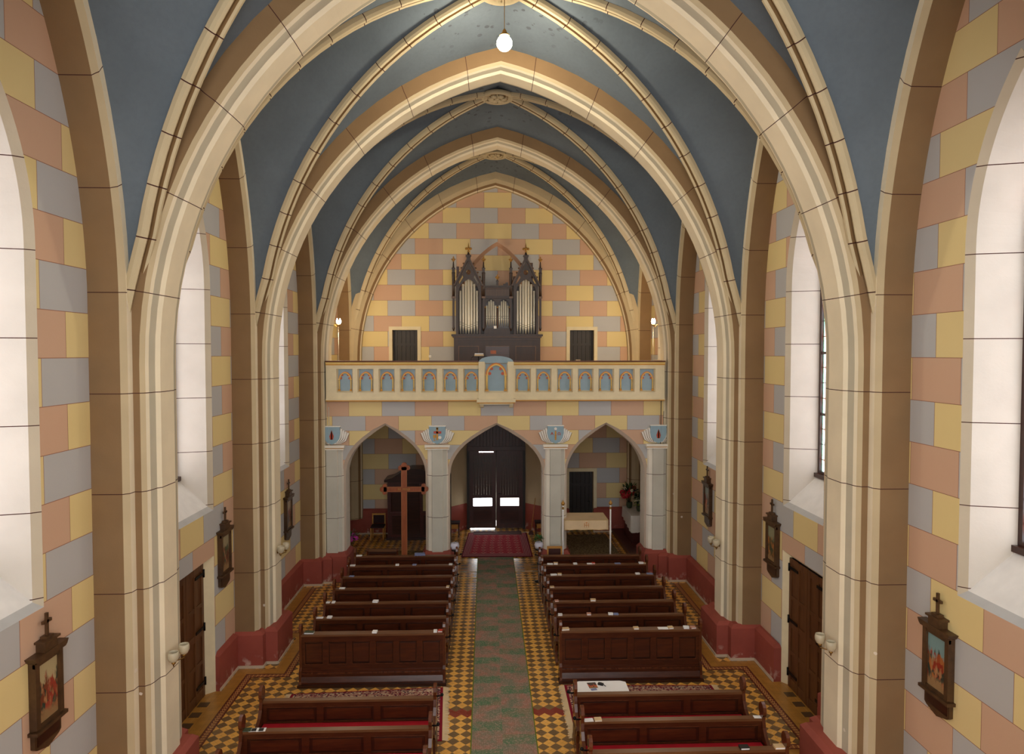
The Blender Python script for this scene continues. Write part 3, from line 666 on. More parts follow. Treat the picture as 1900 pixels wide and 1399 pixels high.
gp = MB(); gp.box(-W2 + .03, -.05, .05, .055, 0.0, .03, 'daylight'); gp.box(-.62, -.1, -.04, -.035, 2.80, 2.835, 'daylight'); gp.box(-.004, .003, .02, .025, .1, .3, 'daylight_dim'); gp.build('light_gap', d, fix=False)
fr = MB()
for s in (-1, 1): fr.box(s * W2 - (.0 if s > 0 else .09), s * W2 + (.09 if s > 0 else 0), -.06, .06, 0, 3.0, 'doordark')
fr.box(-W2 - .09, W2 + .09, -.07, .06, 2.87, 3.02, 'redwood'); fr.build('frame', d)
ty = MB(); k = -W2 - .09
while k < W2 + .08: ty.box(k + .004, k + .112, -.02, .02, 3.02, 4.6, 'redwood'); k += .118
ty.build('tympanum_boards', d)
bx.build('wall_porch')['kind'] = 'structure'
# side doors in the second bay
for sx in (-1, 1):
    a0, a1, zt = doorH[sx]; d = door_root((sx * 5.56, (a0 + a1) / 2, 0), 0); hwd = (a1 - a0) / 2
    for s in (-1, 1):
        ya, yb = (-hwd, -.006) if s < 0 else (.006, hwd); lf = MB()
        X = lambda t: sorted((-sx * t, -sx * (t - .05)))
        def bar(y0, y1, z0, z1, t): lf.box(min(-sx * t, 0), max(-sx * t, 0), y0, y1, z0, z1, 'doorwood')
        bar(ya, yb, .02, zt, .02)
        for y0, y1 in ((ya, ya + .09), (yb - .09, yb), ((ya + yb) / 2 - .035, (ya + yb) / 2 + .035)): bar(y0, y1, .02, zt, .045)
        zs = [.02, .2, .66, .74, 1.18, 1.30, 1.72, 1.80, 2.38, zt]
        for q in range(0, 10, 2): bar(ya + .09, yb - .09, zs[q], zs[q + 1], .04)
        L = lf.build('door_leaf', d)
        for zz in (.28, 1.3, 2.3):
            h = MB(); y0 = (ya + .02) if s < 0 else (yb - .38); h.box(min(-sx * .05, -sx * .062), max(-sx * .05, -sx * .062), y0, y0 + .36, zz, zz + .05, 'iron'); h.tube([(-sx * .06, y0 + (.0 if s < 0 else .36), zz - .05), (-sx * .06, y0 + (.0 if s < 0 else .36), zz + .1)], .018, 'iron', 6); h.build('hinge', L)
    st = MB(); st.box(-.02, .02, -hwd, hwd, 0, .03, 'stonegrey'); st.build('threshold', d)

# ------------------------------------------------------------------ arcade wall and gallery
YA, YA2 = 19.42, 20.0
def arch_open(x0, x1, n=1):
    """four-centred arch outline between x0 and x1 (bottom to apex and down)"""
    w = x1 - x0; pts = [(0, 2.95), (.006, 3.07), (.03, 3.22), (.075, 3.37), (.14, 3.52), (.22, 3.66), (.33, 3.81), (.5, 3.98), (.75, 4.19), (1, 4.37)]
    L = [(x0 + u * w / 2, z) for u, z in pts]; R = [(x1 - u * w / 2, z) for u, z in pts[:-1]][::-1]
    return [(x0, .01)] + L + R + [(x1, .01)]
opens = [(-4.24, -2.0), (-1.31, 1.33), (2.0, 4.24)]
aw = MB(); uva = lambda a, b: ((a - 1.41) / .9235 + 3, (b - 4.63) / .41 + 30)
holes = [arch_open(*o) for o in opens]
# inner edge band and soffit
def scale_open(o, d): return arch_open(o[0] - d, o[1] + d)
big = []
for o in opens:
    A = arch_open(*o); P = [(a + (-.075 if a < (o[0] + o[1]) / 2 - .01 else .075 if a > (o[0] + o[1]) / 2 + .01 else 0) * 1.0, b + (.06 if b > 3 else 0)) for a, b in A]; big.append((A, P))
outer = [(-4.75, 0), (4.75, 0), (4.75, 5.06), (-4.75, 5.06)]
holed(aw, outer, [[(a, b) for a, b in P] for A, P in big], lambda a, b: (a, YA, b), 'blocks', uva)
for A, P in big:
    for k in range(len(A) - 1):
        aw.face([(P[k][0], YA, P[k][1]), (P[k + 1][0], YA, P[k + 1][1]), (A[k + 1][0], YA + .06, A[k + 1][1]), (A[k][0], YA + .06, A[k][1])], 'archedge')
        aw.face([(A[k][0], YA + .06, A[k][1]), (A[k + 1][0], YA + .06, A[k + 1][1]), (A[k + 1][0], YA2, A[k + 1][1]), (A[k][0], YA2, A[k][1])], 'white_plaster')
holed(aw, outer, holes, lambda a, b: (a, YA2, b), 'plaster')
tag(aw.build('wall_gallery'), kind='structure')
gs = MB(); gs.box(-5.38, 5.38, YA + .02, YB, 4.75, 5.04, 'plaster'); tag(gs.build('floor_gallery'), kind='structure')
# pillars: octagonal shafts with painted flutes, red bases, moulded caps and relief shields
def pillar(xc, half=0, label=''):
    w = .345; p = [(-w, .10), (-w + .09, -.05), (-.16, -.09), (-.15, -.14), (.15, -.14), (.16, -.09), (w - .09, -.05), (w, .10), (w, .62), (-w, .62)]
    mats = ['white_stone', 'pale_grey', 'white_stone', 'white_stone', 'pale_grey', 'white_stone', 'white_stone', 'white_stone', 'white_stone', 'white_stone']
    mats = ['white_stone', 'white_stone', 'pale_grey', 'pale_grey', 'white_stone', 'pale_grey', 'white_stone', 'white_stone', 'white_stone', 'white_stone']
    r = empty('pillar', (xc, YA, 0)); mb = MB()
    if half: 
        p = [(a, b) for a, b in p]
    rows = [[(a, b, z) for a, b in p] for z in (.6, 3.70)]
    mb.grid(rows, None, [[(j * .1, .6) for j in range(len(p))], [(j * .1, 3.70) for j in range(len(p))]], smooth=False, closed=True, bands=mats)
    mb.face([(a, b, 3.70) for a, b in p], 'white_stone'); mb.build('shaft', r)
    mb = MB(); q = [(-.44, .0), (-.40, -.2), (.40, -.2), (.44, .0), (.44, .68), (-.44, .68)]
    rows = [[(a, b, 0) for a, b in q], [(a, b, .72) for a, b in q], [(a * .86, b * .8 + .03, .82) for a, b in q]]
    mb.grid(rows, 'dado', smooth=False, closed=True); mb.face(rows[-1], 'dado'); mb.build('base', r)
    mb = MB()
    for z0, z1, e in ((3.70, 3.735, .02), (3.735, 3.76, -.01), (3.76, 3.83, .035)): mb.box(-w - e + .03, w + e - .03, -.14 - e, .1, z0, z1, 'white_stone' if z0 != 3.735 else 'goldpaint')
    mb.build('capital', r)
    return r
def emblem(r, kind, s=1.0):
    def big(mb): mb.v = [(x * 1.33, y, 3.85 + (z - 3.75) * 1.3) for x, y, z in mb.v]
    sh = MB(); P = [(-.17, 4.13), (.17, 4.13), (.175, 3.98), (.15, 3.87), (.09, 3.79), (0, 3.75), (-.09, 3.79), (-.15, 3.87), (-.175, 3.98)]
    sh.prism([(a, b) for a, b in P], -.13, -.02, 'shield', 'y'); 
    sh.box(-.18, .18, -.14, -.02, 4.13, 4.15, 'whitepaint'); big(sh); so = sh.build('shield', r)
    fo2 = MB()
    for s2 in (-1, 1):
        for k in range(5):   # folded scroll leaves fanning out behind the shield
            t = k / 4; x0 = .05 + .025 * k; x1 = .165 + .045 * k; zt = 4.12 - .03 * k
            pts = [(s2 * x0, 3.76), (s2 * (x0 + .04), 3.76), (s2 * (x1 * .75 + .03), 3.9 - .02 * k), (s2 * (x1 + .01), zt - .02), (s2 * (x1 - .04), zt + .0)]
            if area2(pts) < 0: pts = pts[::-1]
            fo2.prism(pts, -.115 + .017 * k, -.01, 'whitepaint', 'y')
            fo2.tube([(s2 * (x0 + .04), -.112 + .017 * k, 3.765), (s2 * (x1 * .75 + .03), -.112 + .017 * k, 3.9 - .02 * k), (s2 * (x1 + .01), -.112 + .017 * k, zt - .02)], .0055, 'brown', 5)
    big(fo2); fo2.build('scroll_leaves', r)
    e = MB(); y0, y1 = -.142, -.128
    def bar(a0, a1, b0, b1, m): e.box(a0, a1, y0, y1, b0, b1, m)
    if kind == 'cross':
        bar(-.018, .018, 3.84, 4.10, 'goldpaint'); bar(-.075, .085, 3.98, 4.03, 'redpaint'); bar(-.022, .022, 4.07, 4.11, 'goldpaint')
        e.prism([(-.085, 3.95), (-.03, 3.95), (-.03, 3.90), (-.055, 3.87), (-.085, 3.90)], y0, y1, 'goldpaint', 'y'); bar(-.063, -.052, 3.83, 3.87, 'goldpaint'); bar(-.08, -.035, 3.825, 3.835, 'goldpaint')
        e.prism([(.055 + .035 * cos(k * pi / 5), 3.895 + .035 * sin(k * pi / 5)) for k in range(10)], y0, y1, 'whitepaint', 'y')
    elif kind == 'candle':
        bar(-.017, .017, 3.83, 4.02, 'goldpaint'); bar(-.004, .004, 4.02, 4.05, 'redpaint')
        e.prism([(.03 * cos(k * pi / 6), 4.075 + .03 * sin(k * pi / 6)) for k in range(12)], y0, y1 + .004, 'whitepaint', 'y'); bar(-.019, .019, 3.88, 3.885, 'redpaint'); bar(-.019, .019, 3.93, 3.935, 'redpaint')
        for q in (((-.10, 3.94), (-.075, 4.0)), ((-.075, 4.0), (-.05, 3.94))):
            (a, b), (c, d2) = q; e.prism([(a - .007, b), (a + .007, b), (c + .007, d2), (c - .007, d2)], y0, y1, 'redpaint', 'y')
        bar(-.09, -.06, 3.958, 3.966, 'redpaint')
        n = 12; outer_ = [(.075 + .03 * cos(-pi * .35 + k * 1.7 * pi / n), 3.97 + .03 * sin(-pi * .35 + k * 1.7 * pi / n)) for k in range(n + 1)]; inner_ = [(.075 + (a - .075) * .68, 3.97 + (b - 3.97) * .68) for a, b in outer_]
        for k in range(n): e.prism([outer_[k], outer_[k + 1], inner_[k + 1], inner_[k]], y0, y1, 'redpaint', 'y')
        bar(.042, .066, 3.937, 3.946, 'redpaint'); bar(.084, .108, 3.937, 3.946, 'redpaint')
    else:
        e.prism([(-.03, 3.86), (.03, 3.86), (.045, 3.93), (.02, 4.0), (.0, 4.06), (-.02, 4.0), (-.045, 3.93)], y0, y1, 'redpaint', 'y'); bar(-.012, .012, 3.86, 4.03, 'goldpaint')
    big(e); e.build('emblem', so)
for xc, kd, lb in ((-1.655, 'cross', 'white fluted pillar left of the entrance, shield with a cross emblem'), (1.665, 'candle', 'white fluted pillar right of the entrance, shield with candle and Greek letters'),
                   (-4.585, 'flame', 'white half pillar at the left wall under the gallery'), (4.585, 'flame', 'white half pillar at the right wall under the gallery')):
    r = pillar(xc); tag(r, lb, 'pillar', kind='structure'); emblem(r, kd)
# parapet
pr = empty('gallery_parapet', (0, YA, 5.06)); tag(pr, 'cream gallery parapet with blue pointed niches and a projecting centre', 'parapet', kind='structure')
YP = YA - .16
nl = [639.4, 678.2, 717.6, 756.6, 796.3, 835.7, 874.7]; nr = [970.3, 1008.6, 1048.2, 1086.7, 1124.8, 1163, 1201.5]
nx = [at_y(p, 710, YP).x for p in nl + nr]
body = MB(); X0, X1 = -4.72, 4.74; nz0, nz1 = 5.30, 5.96
cx0, cx1 = at_y(888, 700, YP).x, at_y(953, 700, YP).x; cxm = (cx0 + cx1) / 2
def front(x0, x1, zt, xs, wn, z0, z1, yf, dep):
    holed(body, [(x0, 5.12), (x1, 5.12), (x1, zt), (x0, zt)], [[(x - wn, z0), (x + wn, z0), (x + wn, z1), (x - wn, z1)] for x in xs], lambda a, b: (a, yf - YA, b - 5.06), 'plaster')
    for x in xs:
        s = .035
        O = [(x - wn, z0), (x + wn, z0), (x + wn, z1), (x - wn, z1)]; I = [(x - wn + s, z0 + s * 1.3), (x + wn - s, z0 + s * 1.3), (x + wn - s, z1 - s * .4), (x - wn + s, z1 - s * .4)]
        for k in range(4):
            k2 = (k + 1) % 4; body.face([(O[k][0], yf - YA, O[k][1] - 5.06), (O[k2][0], yf - YA, O[k2][1] - 5.06), (I[k2][0], yf + dep - YA, I[k2][1] - 5.06), (I[k][0], yf + dep - YA, I[k][1] - 5.06)], 'plaster')
        body.face([(a, yf + dep - YA, b - 5.06) for a, b in I], 'niche')
front(X0, cx0, 6.05, nx[:7], .225, nz0, nz1, YP, .10); front(cx1, X1, 6.05, nx[7:], .225, nz0, nz1, YP, .10)
YC = YP - .12
front(cx0, cx1, 6.12, [cxm], (cx1 - cx0) / 2 - .16, 5.30, 6.119, YC, .07)
body.box(X0, X1, .1, .3, .06, 1.02, 'plaster')
for x in (cx0, cx1): body.face([(x, YC - YA, .06), (x, YP + .1 - YA, .06), (x, YP + .1 - YA, 1.06), (x, YC - YA, 1.06)], 'plaster')
# rounded top of the centre
top = [(cx0, 1.06)] + [(cxm + (cx1 - cxm) * cos(pi - k * pi / 10), 1.06 + .20 * sin(k * pi / 10) ** .8) for k in range(11)] + [(cx1, 1.06)]
body.prism(top[1:-1], YC + .06 - YA, YP + .1 - YA, 'niche', 'y')
for s_ in (0, 1): body.box(*((cx0, cx0 + .17) if s_ == 0 else (cx1 - .17, cx1)), YC - YA - .005, YP + .1 - YA, .9, 1.10, 'plaster')
body.build('body', pr)
nm = MB()
def niche_arch(x, z0, zs, hw, yf, name='niche_arch'):
    """gold and orange painted arch with red cusps and two colonnettes in a niche"""
    a = MB(); yb = yf - YA; h = arc_half(hw - .012, 0, (hw) * 1.12, 7); H = h + [(-s, z) for s, z in h[:-1]][::-1]
    def ring(r0, r1, m, d0, d1):
        for k in range(len(H) - 1):
            P = [(x + H[k][0] * r0, zs + H[k][1] * r0), (x + H[k + 1][0] * r0, zs + H[k + 1][1] * r0), (x + H[k + 1][0] * r1, zs + H[k + 1][1] * r1), (x + H[k][0] * r1, zs + H[k][1] * r1)]
            P = [(p, q - 5.06) for p, q in P]
            if area2(P) < 0: P = P[::-1]
            a.prism(P, yb + d0, yb + d1, m, 'y')
    ring(1.0, .90, 'orange', -.035, .0); ring(.90, .78, 'yellow', -.05, .0)
    for s in (-1, 1):
        for (dx, dz, rr) in ((.60, .10, .13), (.42, .55, .12)):
            cx_, cz_ = x + s * hw * dx, zs + hw * dz; rr *= hw * 1.15; a.prism([(cx_ + rr * cos(k * pi / 5), cz_ - 5.06 + rr * sin(k * pi / 5)) for k in range(10)], yb - .02, yb, 'redlobe', 'y')
        a.tube([(x + s * hw * .86, yb - .025, z0 - 5.06 + .05), (x + s * hw * .86, yb - .025, zs - 5.06 - .02)], hw * .10, 'yellow', 8)
        a.box(x + s * hw * .86 - hw * .15, x + s * hw * .86 + hw * .15, yb - .055, yb, z0 - 5.06, z0 - 5.06 + .045, 'goldpaint'); a.box(x + s * hw * .86 - hw * .14, x + s * hw * .86 + hw * .14, yb - .055, yb, zs - 5.06 - .025, zs - 5.06, 'yellow')
    a.build(name, pr)
for x in nx: niche_arch(x, 5.345, 5.68, .185, YP + .10)
niche_arch(cxm, 5.345, 5.80, .30, YC + .06, 'centre_niche_arch')
mo = MB()
for x0, x1 in ((X0, cx0), (cx1, X1)):
    mo.box(x0, x1, YP - .03 - YA, .3, .97, 1.0, 'plaster'); mo.box(x0, x1, YP - .015 - YA, .3, 1.0, 1.03, 'goldpaint'); mo.box(x0, x1, YP - .05 - YA, .3, 1.03, 1.09, 'yellow')
mo.box(X0, X1, YP - .03 - YA, .2, .0, .03, 'goldpaint'); mo.box(X0, X1, YP - .05 - YA, .2, .03, .065, 'plaster')
mo.box(cx0 - .05, cx1 + .05, YC - .04 - YA, .1, -.03, .065, 'plaster'); mo.box(cx0 - .03, cx1 + .03, YC - .02 - YA, .1, -.06, -.03, 'goldpaint')
mo.build('mouldings', pr)
rl = MB()
for x0, x1 in ((X0, cx0), (cx1, X1)): rl.box(x0, x1, YP - .09 - YA, .22, 1.09, 1.125, 'railwood')
rl.build('hand_rail', pr)
cb = MB()
for x in (cx0 + .04, cx1 - .12): cb.prism([(YC - .02 - YA, -.06), (.0, -.06), (.0, -.2), (YC + .08 - YA, -.17)], x, x + .1, 'plaster', 'x')
cb.box(cx0 + .02, cx1 - .02, YC - YA, .0, -.09, -.06, 'plaster'); cb.build('corbel', pr)

# ------------------------------------------------------------------ lamps
def pt_light(name, loc, w, col, r, parent=None):
    l = bpy.data.lights.new(name, 'POINT'); l.energy = w; l.color = col; l.shadow_soft_size = r; o = bpy.data.objects.new(name, l); C.objects.link(o); o.location = loc
    if parent: o.parent = parent
    return o
LP = Vector((.06, 12.3, 11.86))
r = empty('pendant_lamp', LP); tag(r, 'round glowing pendant bulb hanging on a cord below the vault crown', 'lamp')
mb = MB(); mb.tube([(0, 0, .16), (0, 0, .80)], .007, 'brass', 6); mb.build('cord', r)
mb = MB(); mb.lathe([(.09, .095), (.09, .11), (.05, .15), (.03, .2), (.012, .22)], 'brass', 16); mb.build('holder_shade_cap', r)  # holder doubles as a cap that keeps light off the vault above
mb = MB(); mb.ball((0, 0, -.03), .135, 'bulb', 20); g = mb.build('globe', r); g.visible_shadow = True
pt_light('pendant_light', (0, 0, -.12), LAMP_W, (1, .89, .69), .12, r)
for sx, lb in ((-1, 'lit wall lamp with candle bulb at the left end of the gallery'), (1, 'lit wall lamp with candle bulb at the right end of the gallery')):
    p = at_y(628 if sx < 0 else 1212, 598, 20.6); r = empty('wall_lamp', p); tag(r, lb, 'wall lamp', 'lit lamps above the gallery ends')
    mb = MB(); mb.lathe([(.02, -.1), (.05, -.09), (.05, -.06), (.02, -.05), (.012, -.03)], 'brass', 10); mb.tube([(0, 0, -.1), (sx * .05, 0, -.14), (sx * .1, .0, -.08), (sx * .19, .0, -.06)], .012, 'brass', 6); mb.build('bracket', r)
    mb = MB()
    for dx in (-.03, .04): mb.lathe([(.012, -.04), (.03, .0), (.032, .04), (.015, .09), (.002, .12)], 'flame', 10, Matrix.Translation((dx, dx * .6, 0)))
    mb.build('candle_bulb', r)
    mb = MB(); mb.tube([(0, 0, -.13), (0, .0, -1.4)], .006, 'cable', 6); mb.build('cord', r)
    pt_light('wall_light', (-sx * .05, -.05, .12), SCONCE_W, (1, .82, .58), .05, r)

# ------------------------------------------------------------------ pews
PL = 2.80
def end_profile(top=.88):
    t = top - .88
    return [(-.44, 0), (-.44, .07), (-.36, .13), (-.33, .25), (-.35, .38), (-.41, .44), (-.43, .50), (-.38, .55), (-.26, .58), (-.15, .65 + t), (-.08, .75 + t), (-.05, .86 + t), (-.055, .91 + t), (-.085, .95 + t), (-.095, 1.0 + t), (-.08, 1.06 + t), (-.045, 1.10 + t), (0, 1.115 + t), (.045, 1.10 + t), (.08, 1.06 + t), (.095, 1.0 + t), (.085, .95 + t), (.055, .91 + t), (.06, .885 + t), (.09, .86 + t), (.09, .80 + t), (.08, .75 + t), (.07, .70 + t), (.07, .55), (.09, .2), (.17, .11), (.19, .06), (.19, 0)]
def make_pew(cushion, label):
    r = empty('church_pew'); tag(r, label, 'pew'); h = PL / 2
    b = MB(); b.box(-h + .05, h - .05, -.012, .012, .16, .83, 'pewdark')
    for z0, z1 in ((.77, .83), (.44, .52), (.13, .2)): b.box(-h + .05, h - .05, -.026, .024, z0, z1, 'pew')
    nfield = 3; wf = (PL - .1) / nfield
    for k in range(nfield + 1):
        x = -h + .05 + k * wf; b.box(max(-h + .05, x - .055), min(h - .05, x + .055), -.024, .022, .2, .77, 'pew')
    for k in range(nfield):
        x0 = -h + .05 + k * wf + .10; x1 = x0 + wf - .2
        P = [(x0, .56), (x1, .56), (x1, .74), (x0, .74)]
        b.box(x0, x1, -.018, .016, .565, .735, 'pew')
        for q in ((x0 - .045, x1 + .045, .525, .535), (x0 - .045, x1 + .045, .762, .77)): b.box(q[0], q[1], -.03, -.02, q[2], q[3], 'pewend')
    b.build('backrest', r)
    l = MB(); l.box(-h + .04, h - .04, -.045, .055, .845, .88, 'pewtop'); l.box(-h + .045, h - .045, -.045, -.01, .825, .845, 'pew'); l.box(-h + .045, h - .045, .04, .05, .835, .845, 'pew'); l.build('book_ledge', r)
    s = MB(); s.box(-h + .05, h - .05, -.42, -.02, .42, .45, 'pew'); s.build('seat', r)
    if cushion:
        c = MB(); c.prism([(-.43, .452), (-.03, .452), (-.03, .51), (-.06, .525), (-.40, .525), (-.43, .505)], -h + .07, h - .07, 'cushion', 'x'); c.build('seat_cushion', r)
    k = MB(); k.box(-h + .05, h - .05, .08, .24, .13, .155, 'pewdark'); k.build('kneeler', r)
    for sx in (-1, 1):
        e = MB(); x0, x1 = (-h, -h + .05) if sx < 0 else (h - .05, h)
        e.prism(end_profile(), x0, x1, 'pewend', 'x')
        xo = x0 - .006 if sx < 0 else x1 + .006
        for (cy, cz, rr) in ((0, 1.005, .05), (-.34, .49, .03)): e.prism([(cy + rr * cos(a * pi / 6), cz + rr * sin(a * pi / 6)) for a in range(12)], min(xo, x0 if sx < 0 else x1), max(xo, x0 if sx < 0 else x1), 'pewdark', 'x')
        e.box(min(xo, x0 if sx < 0 else x1), max(xo, x0 if sx < 0 else x1), -.22, .02, .16, .42, 'pewdark')
        eo = e.build('end_panel', r)
    return r
def hook(r, sx):
    hk = MB(); x = sx * PL / 2; hk.tube([(x, .07, .86), (x + sx * .05, .07, .86), (x + sx * .075, .07, .875)], .012, 'iron', 6); hk.ball((x + sx * .08, .07, .88), .028, 'iron', 8); hk.build('hat_hook', r)
ordn = ['first', 'second', 'third', 'fourth', 'fifth', 'sixth', 'seventh']
XL, XR = (-3.87 - 1.06) / 2, (1.16 + 3.91) / 2 + .01
rows_y = {}
farpx = {-1: (826, [1145, 1117, 1091, 1069, 1049, 1031]), 1: (1040, [1143, 1117, 1091, 1068, 1048, 1031])}
proto = make_pew(False, 'x'); hook(proto, 1); proto_l = proto
proto_r = None
def place_pew(src, sx, y, label, group, first=False):
    # hooks sit on the aisle end, so the right-hand pews are turned copies with mirrored hook
    o = src if first else dup(src, (0, 0, 0)); o.location = (XL if sx < 0 else XR, y, 0); o['label'] = label; o['group'] = group; return o
pr_ = make_pew(False, 'x'); hook(pr_, -1)
nearL = make_pew(True, 'x'); hook(nearL, 1); nearR = make_pew(True, 'x'); hook(nearR, -1)
LEDGE = {}
for sx, src, nm in ((-1, proto, 'left'), (1, pr_, 'right')):
    px, ys = farpx[sx]
    for k, py in enumerate(ys):
        y = at_z(px, py, .88).y + .05; LEDGE[(sx, k + 2)] = (y, .88)
        place_pew(src, sx, y, 'dark walnut pew, %s behind the tall panelled front on the %s of the aisle' % (ordn[k], nm), 'pews of the far %s block' % nm, k == 0)
for sx, src, nm, qs in ((-1, nearL, 'left', ((810, 1296), (805, 1352), (None, 0))), (1, nearR, 'right', ((1068, 1290), (1083, 1340), (None, 0)))):
    yy = []
    for k, (px, py) in enumerate(qs):
        if px: y = at_z(px, py, .88).y + .05; yy.append(y)
        else: y = yy[1] - (yy[0] - yy[1])
        LEDGE[(sx, -k)] = (y, .88)
        place_pew(src, sx, y, 'dark pew with red seat cushion, %s on the %s counted from the side rug' % (ordn[k] + ' row', nm), 'cushioned pews of the near %s block' % nm, k == 0)
# tall panelled front of each far block
def make_front(x, y, label):
    r = empty('pew_front', (x, y, 0)); tag(r, label, 'pew front', 'panelled fronts before the far pews'); h = PL / 2
    b = MB(); b.box(-h + .05, h - .05, .0, .02, .1, .94, 'pewdark')
    b.box(-h + .05, h - .05, -.03, .02, .84, .95, 'pew'); b.box(-h + .05, h - .05, -.03, .02, .30, .40, 'pew')
    wf = (PL - .1) / 6
    for k in range(7):
        x0 = -h + .05 + k * wf; b.box(max(-h + .05, x0 - .05), min(h - .05, x0 + .05), -.028, .02, .40, .84, 'pew')
    for k in range(6):
        x0 = -h + .05 + k * wf + .075; x1 = x0 + wf - .15; b.box(x0, x1, -.012, .0, .445, .80, 'pew'); b.box(x0 - .025, x1 + .025, -.036, -.026, .402, .414, 'pewend'); b.box(x0 - .025, x0 - .017, -.034, -.0, .41, .83, 'pewend'); b.box(x1 + .017, x1 + .025, -.034, 0, .41, .83, 'pewend')
    b.build('panelled_front', r)
    l = MB(); l.box(-h + .03, h - .03, -.05, .12, .955, .99, 'pewtop'); l.box(-h + .04, h - .04, -.04, -.01, .93, .955, 'pew'); l.build('book_ledge', r)
    p = MB(); p.box(-h - .02, h + .02, -.16, .02, 0, .05, 'pewdark'); p.box(-h, h, -.10, .02, .05, .075, 'pew'); p.prism([(-.09, .075), (-.03, .075), (-.03, .3), (-.045, .3), (-.05, .17)], -h + .05, h - .05, 'pew', 'x'); p.box(-h + .04, h - .04, -.065, -.01, .225, .25, 'pewend'); p.build('base_moulding', r)
    for sx in (-1, 1):
        e = MB(); P = [(-.13, 0), (-.13, .06), (-.10, .1), (-.09, .3), (-.05, .36), (-.045, .9), (-.05, 1.01), (-.08, 1.06), (-.085, 1.12), (-.065, 1.17), (-.02, 1.2), (.03, 1.17), (.05, 1.12), (.05, 1.06), (.03, 1.0), (.12, .99), (.13, .93), (.10, .86), (.09, .75), (.09, .2), (.2, .08), (.2, 0)]
        e.prism(P, *((-h, -h + .05) if sx < 0 else (h - .05, h)), 'pewend', 'x'); e.build('end_panel', r)
    return r
for sx, nm in ((-1, 'left'), (1, 'right')):
    f = make_front(XL if sx < 0 else XR, 13.24, 'tall dark six-panel pew front facing the rug on the %s of the aisle' % nm); LEDGE[(sx, 1)] = (13.24, .99)
    hook(f, -sx)
# small kneeling desk behind the last left pew
r = empty('kneeling_desk', (-3.15, 19.02, 0)); tag(r, 'small low dark wooden kneeling desk at the foot of the big cross', 'kneeling desk')
mb = MB(); mb.box(-.4, .4, -.02, .02, .12, .92, 'pewdark'); mb.box(-.36, .36, -.03, -.02, .2, .86, 'pew'); mb.build('front_panel', r)
mb = MB(); mb.box(-.42, .42, -.05, .16, .92, .95, 'pewtop'); mb.build('top_board', r)
for s in (-1, 1):
    mb = MB(); mb.prism([(-.05, 0), (-.05, .95), (.0, 1.0), (.05, .95), (.08, .6), (.2, .12), (.24, 0)], s * .41 - .02, s * .41 + .02, 'pewend', 'x'); mb.build('side_panel', r)
mb = MB(); mb.box(-.39, .39, .05, .22, .12, .16, 'pewdark'); mb.build('kneeler', r)

# ------------------------------------------------------------------ books and papers on the ledges
def book(px, py, led, w, d, h, m, label, group, rz=0, name='book', pages=True):
    y0, z = LEDGE[led]; p = at_z(px, py, z); y = y0 + (.006 if led[1] != 1 else .035); d = min(d, .10); x = p.x
    r = empty(name, (x, y, z), rz); tag(r, label, {'book': 'book', 'booklet': 'booklet', 'paper_sheet': 'paper'}[name], group)
    mb = MB(); e = .0015
    if name == 'paper_sheet': mb.face([(-w / 2, -d / 2, .002), (w / 2, -d / 2, .002), (w / 2, d / 2, .004), (-w / 2, d / 2, .002)], m); mb.face([(-w / 2, -d / 2, .0005), (w / 2, -d / 2, .0005), (w / 2, d / 2, .0015), (-w / 2, d / 2, .0005)], m); mb.build('sheet', r, fix=False); return r
    mb.box(-w / 2, w / 2, -d / 2, d / 2, 0, .004, m); mb.box(-w / 2, w / 2, -d / 2, d / 2, h - .004, h, m); mb.box(-w / 2, -w / 2 + .004, -d / 2, d / 2, .004, h - .004, m); mb.build('cover', r)
    pg = MB(); pg.box(-w / 2 + .004, w / 2 - .006, -d / 2 + .005, d / 2 - .005, .004, h - .004, 'white'); pg.build('pages', r)
    return r
Zc = lambda x, y: (320 + x / 2.969, 1000 + y / 2.969)
Zr = lambda x, y: (900 + x / 2.969, 1000 + y / 2.969)
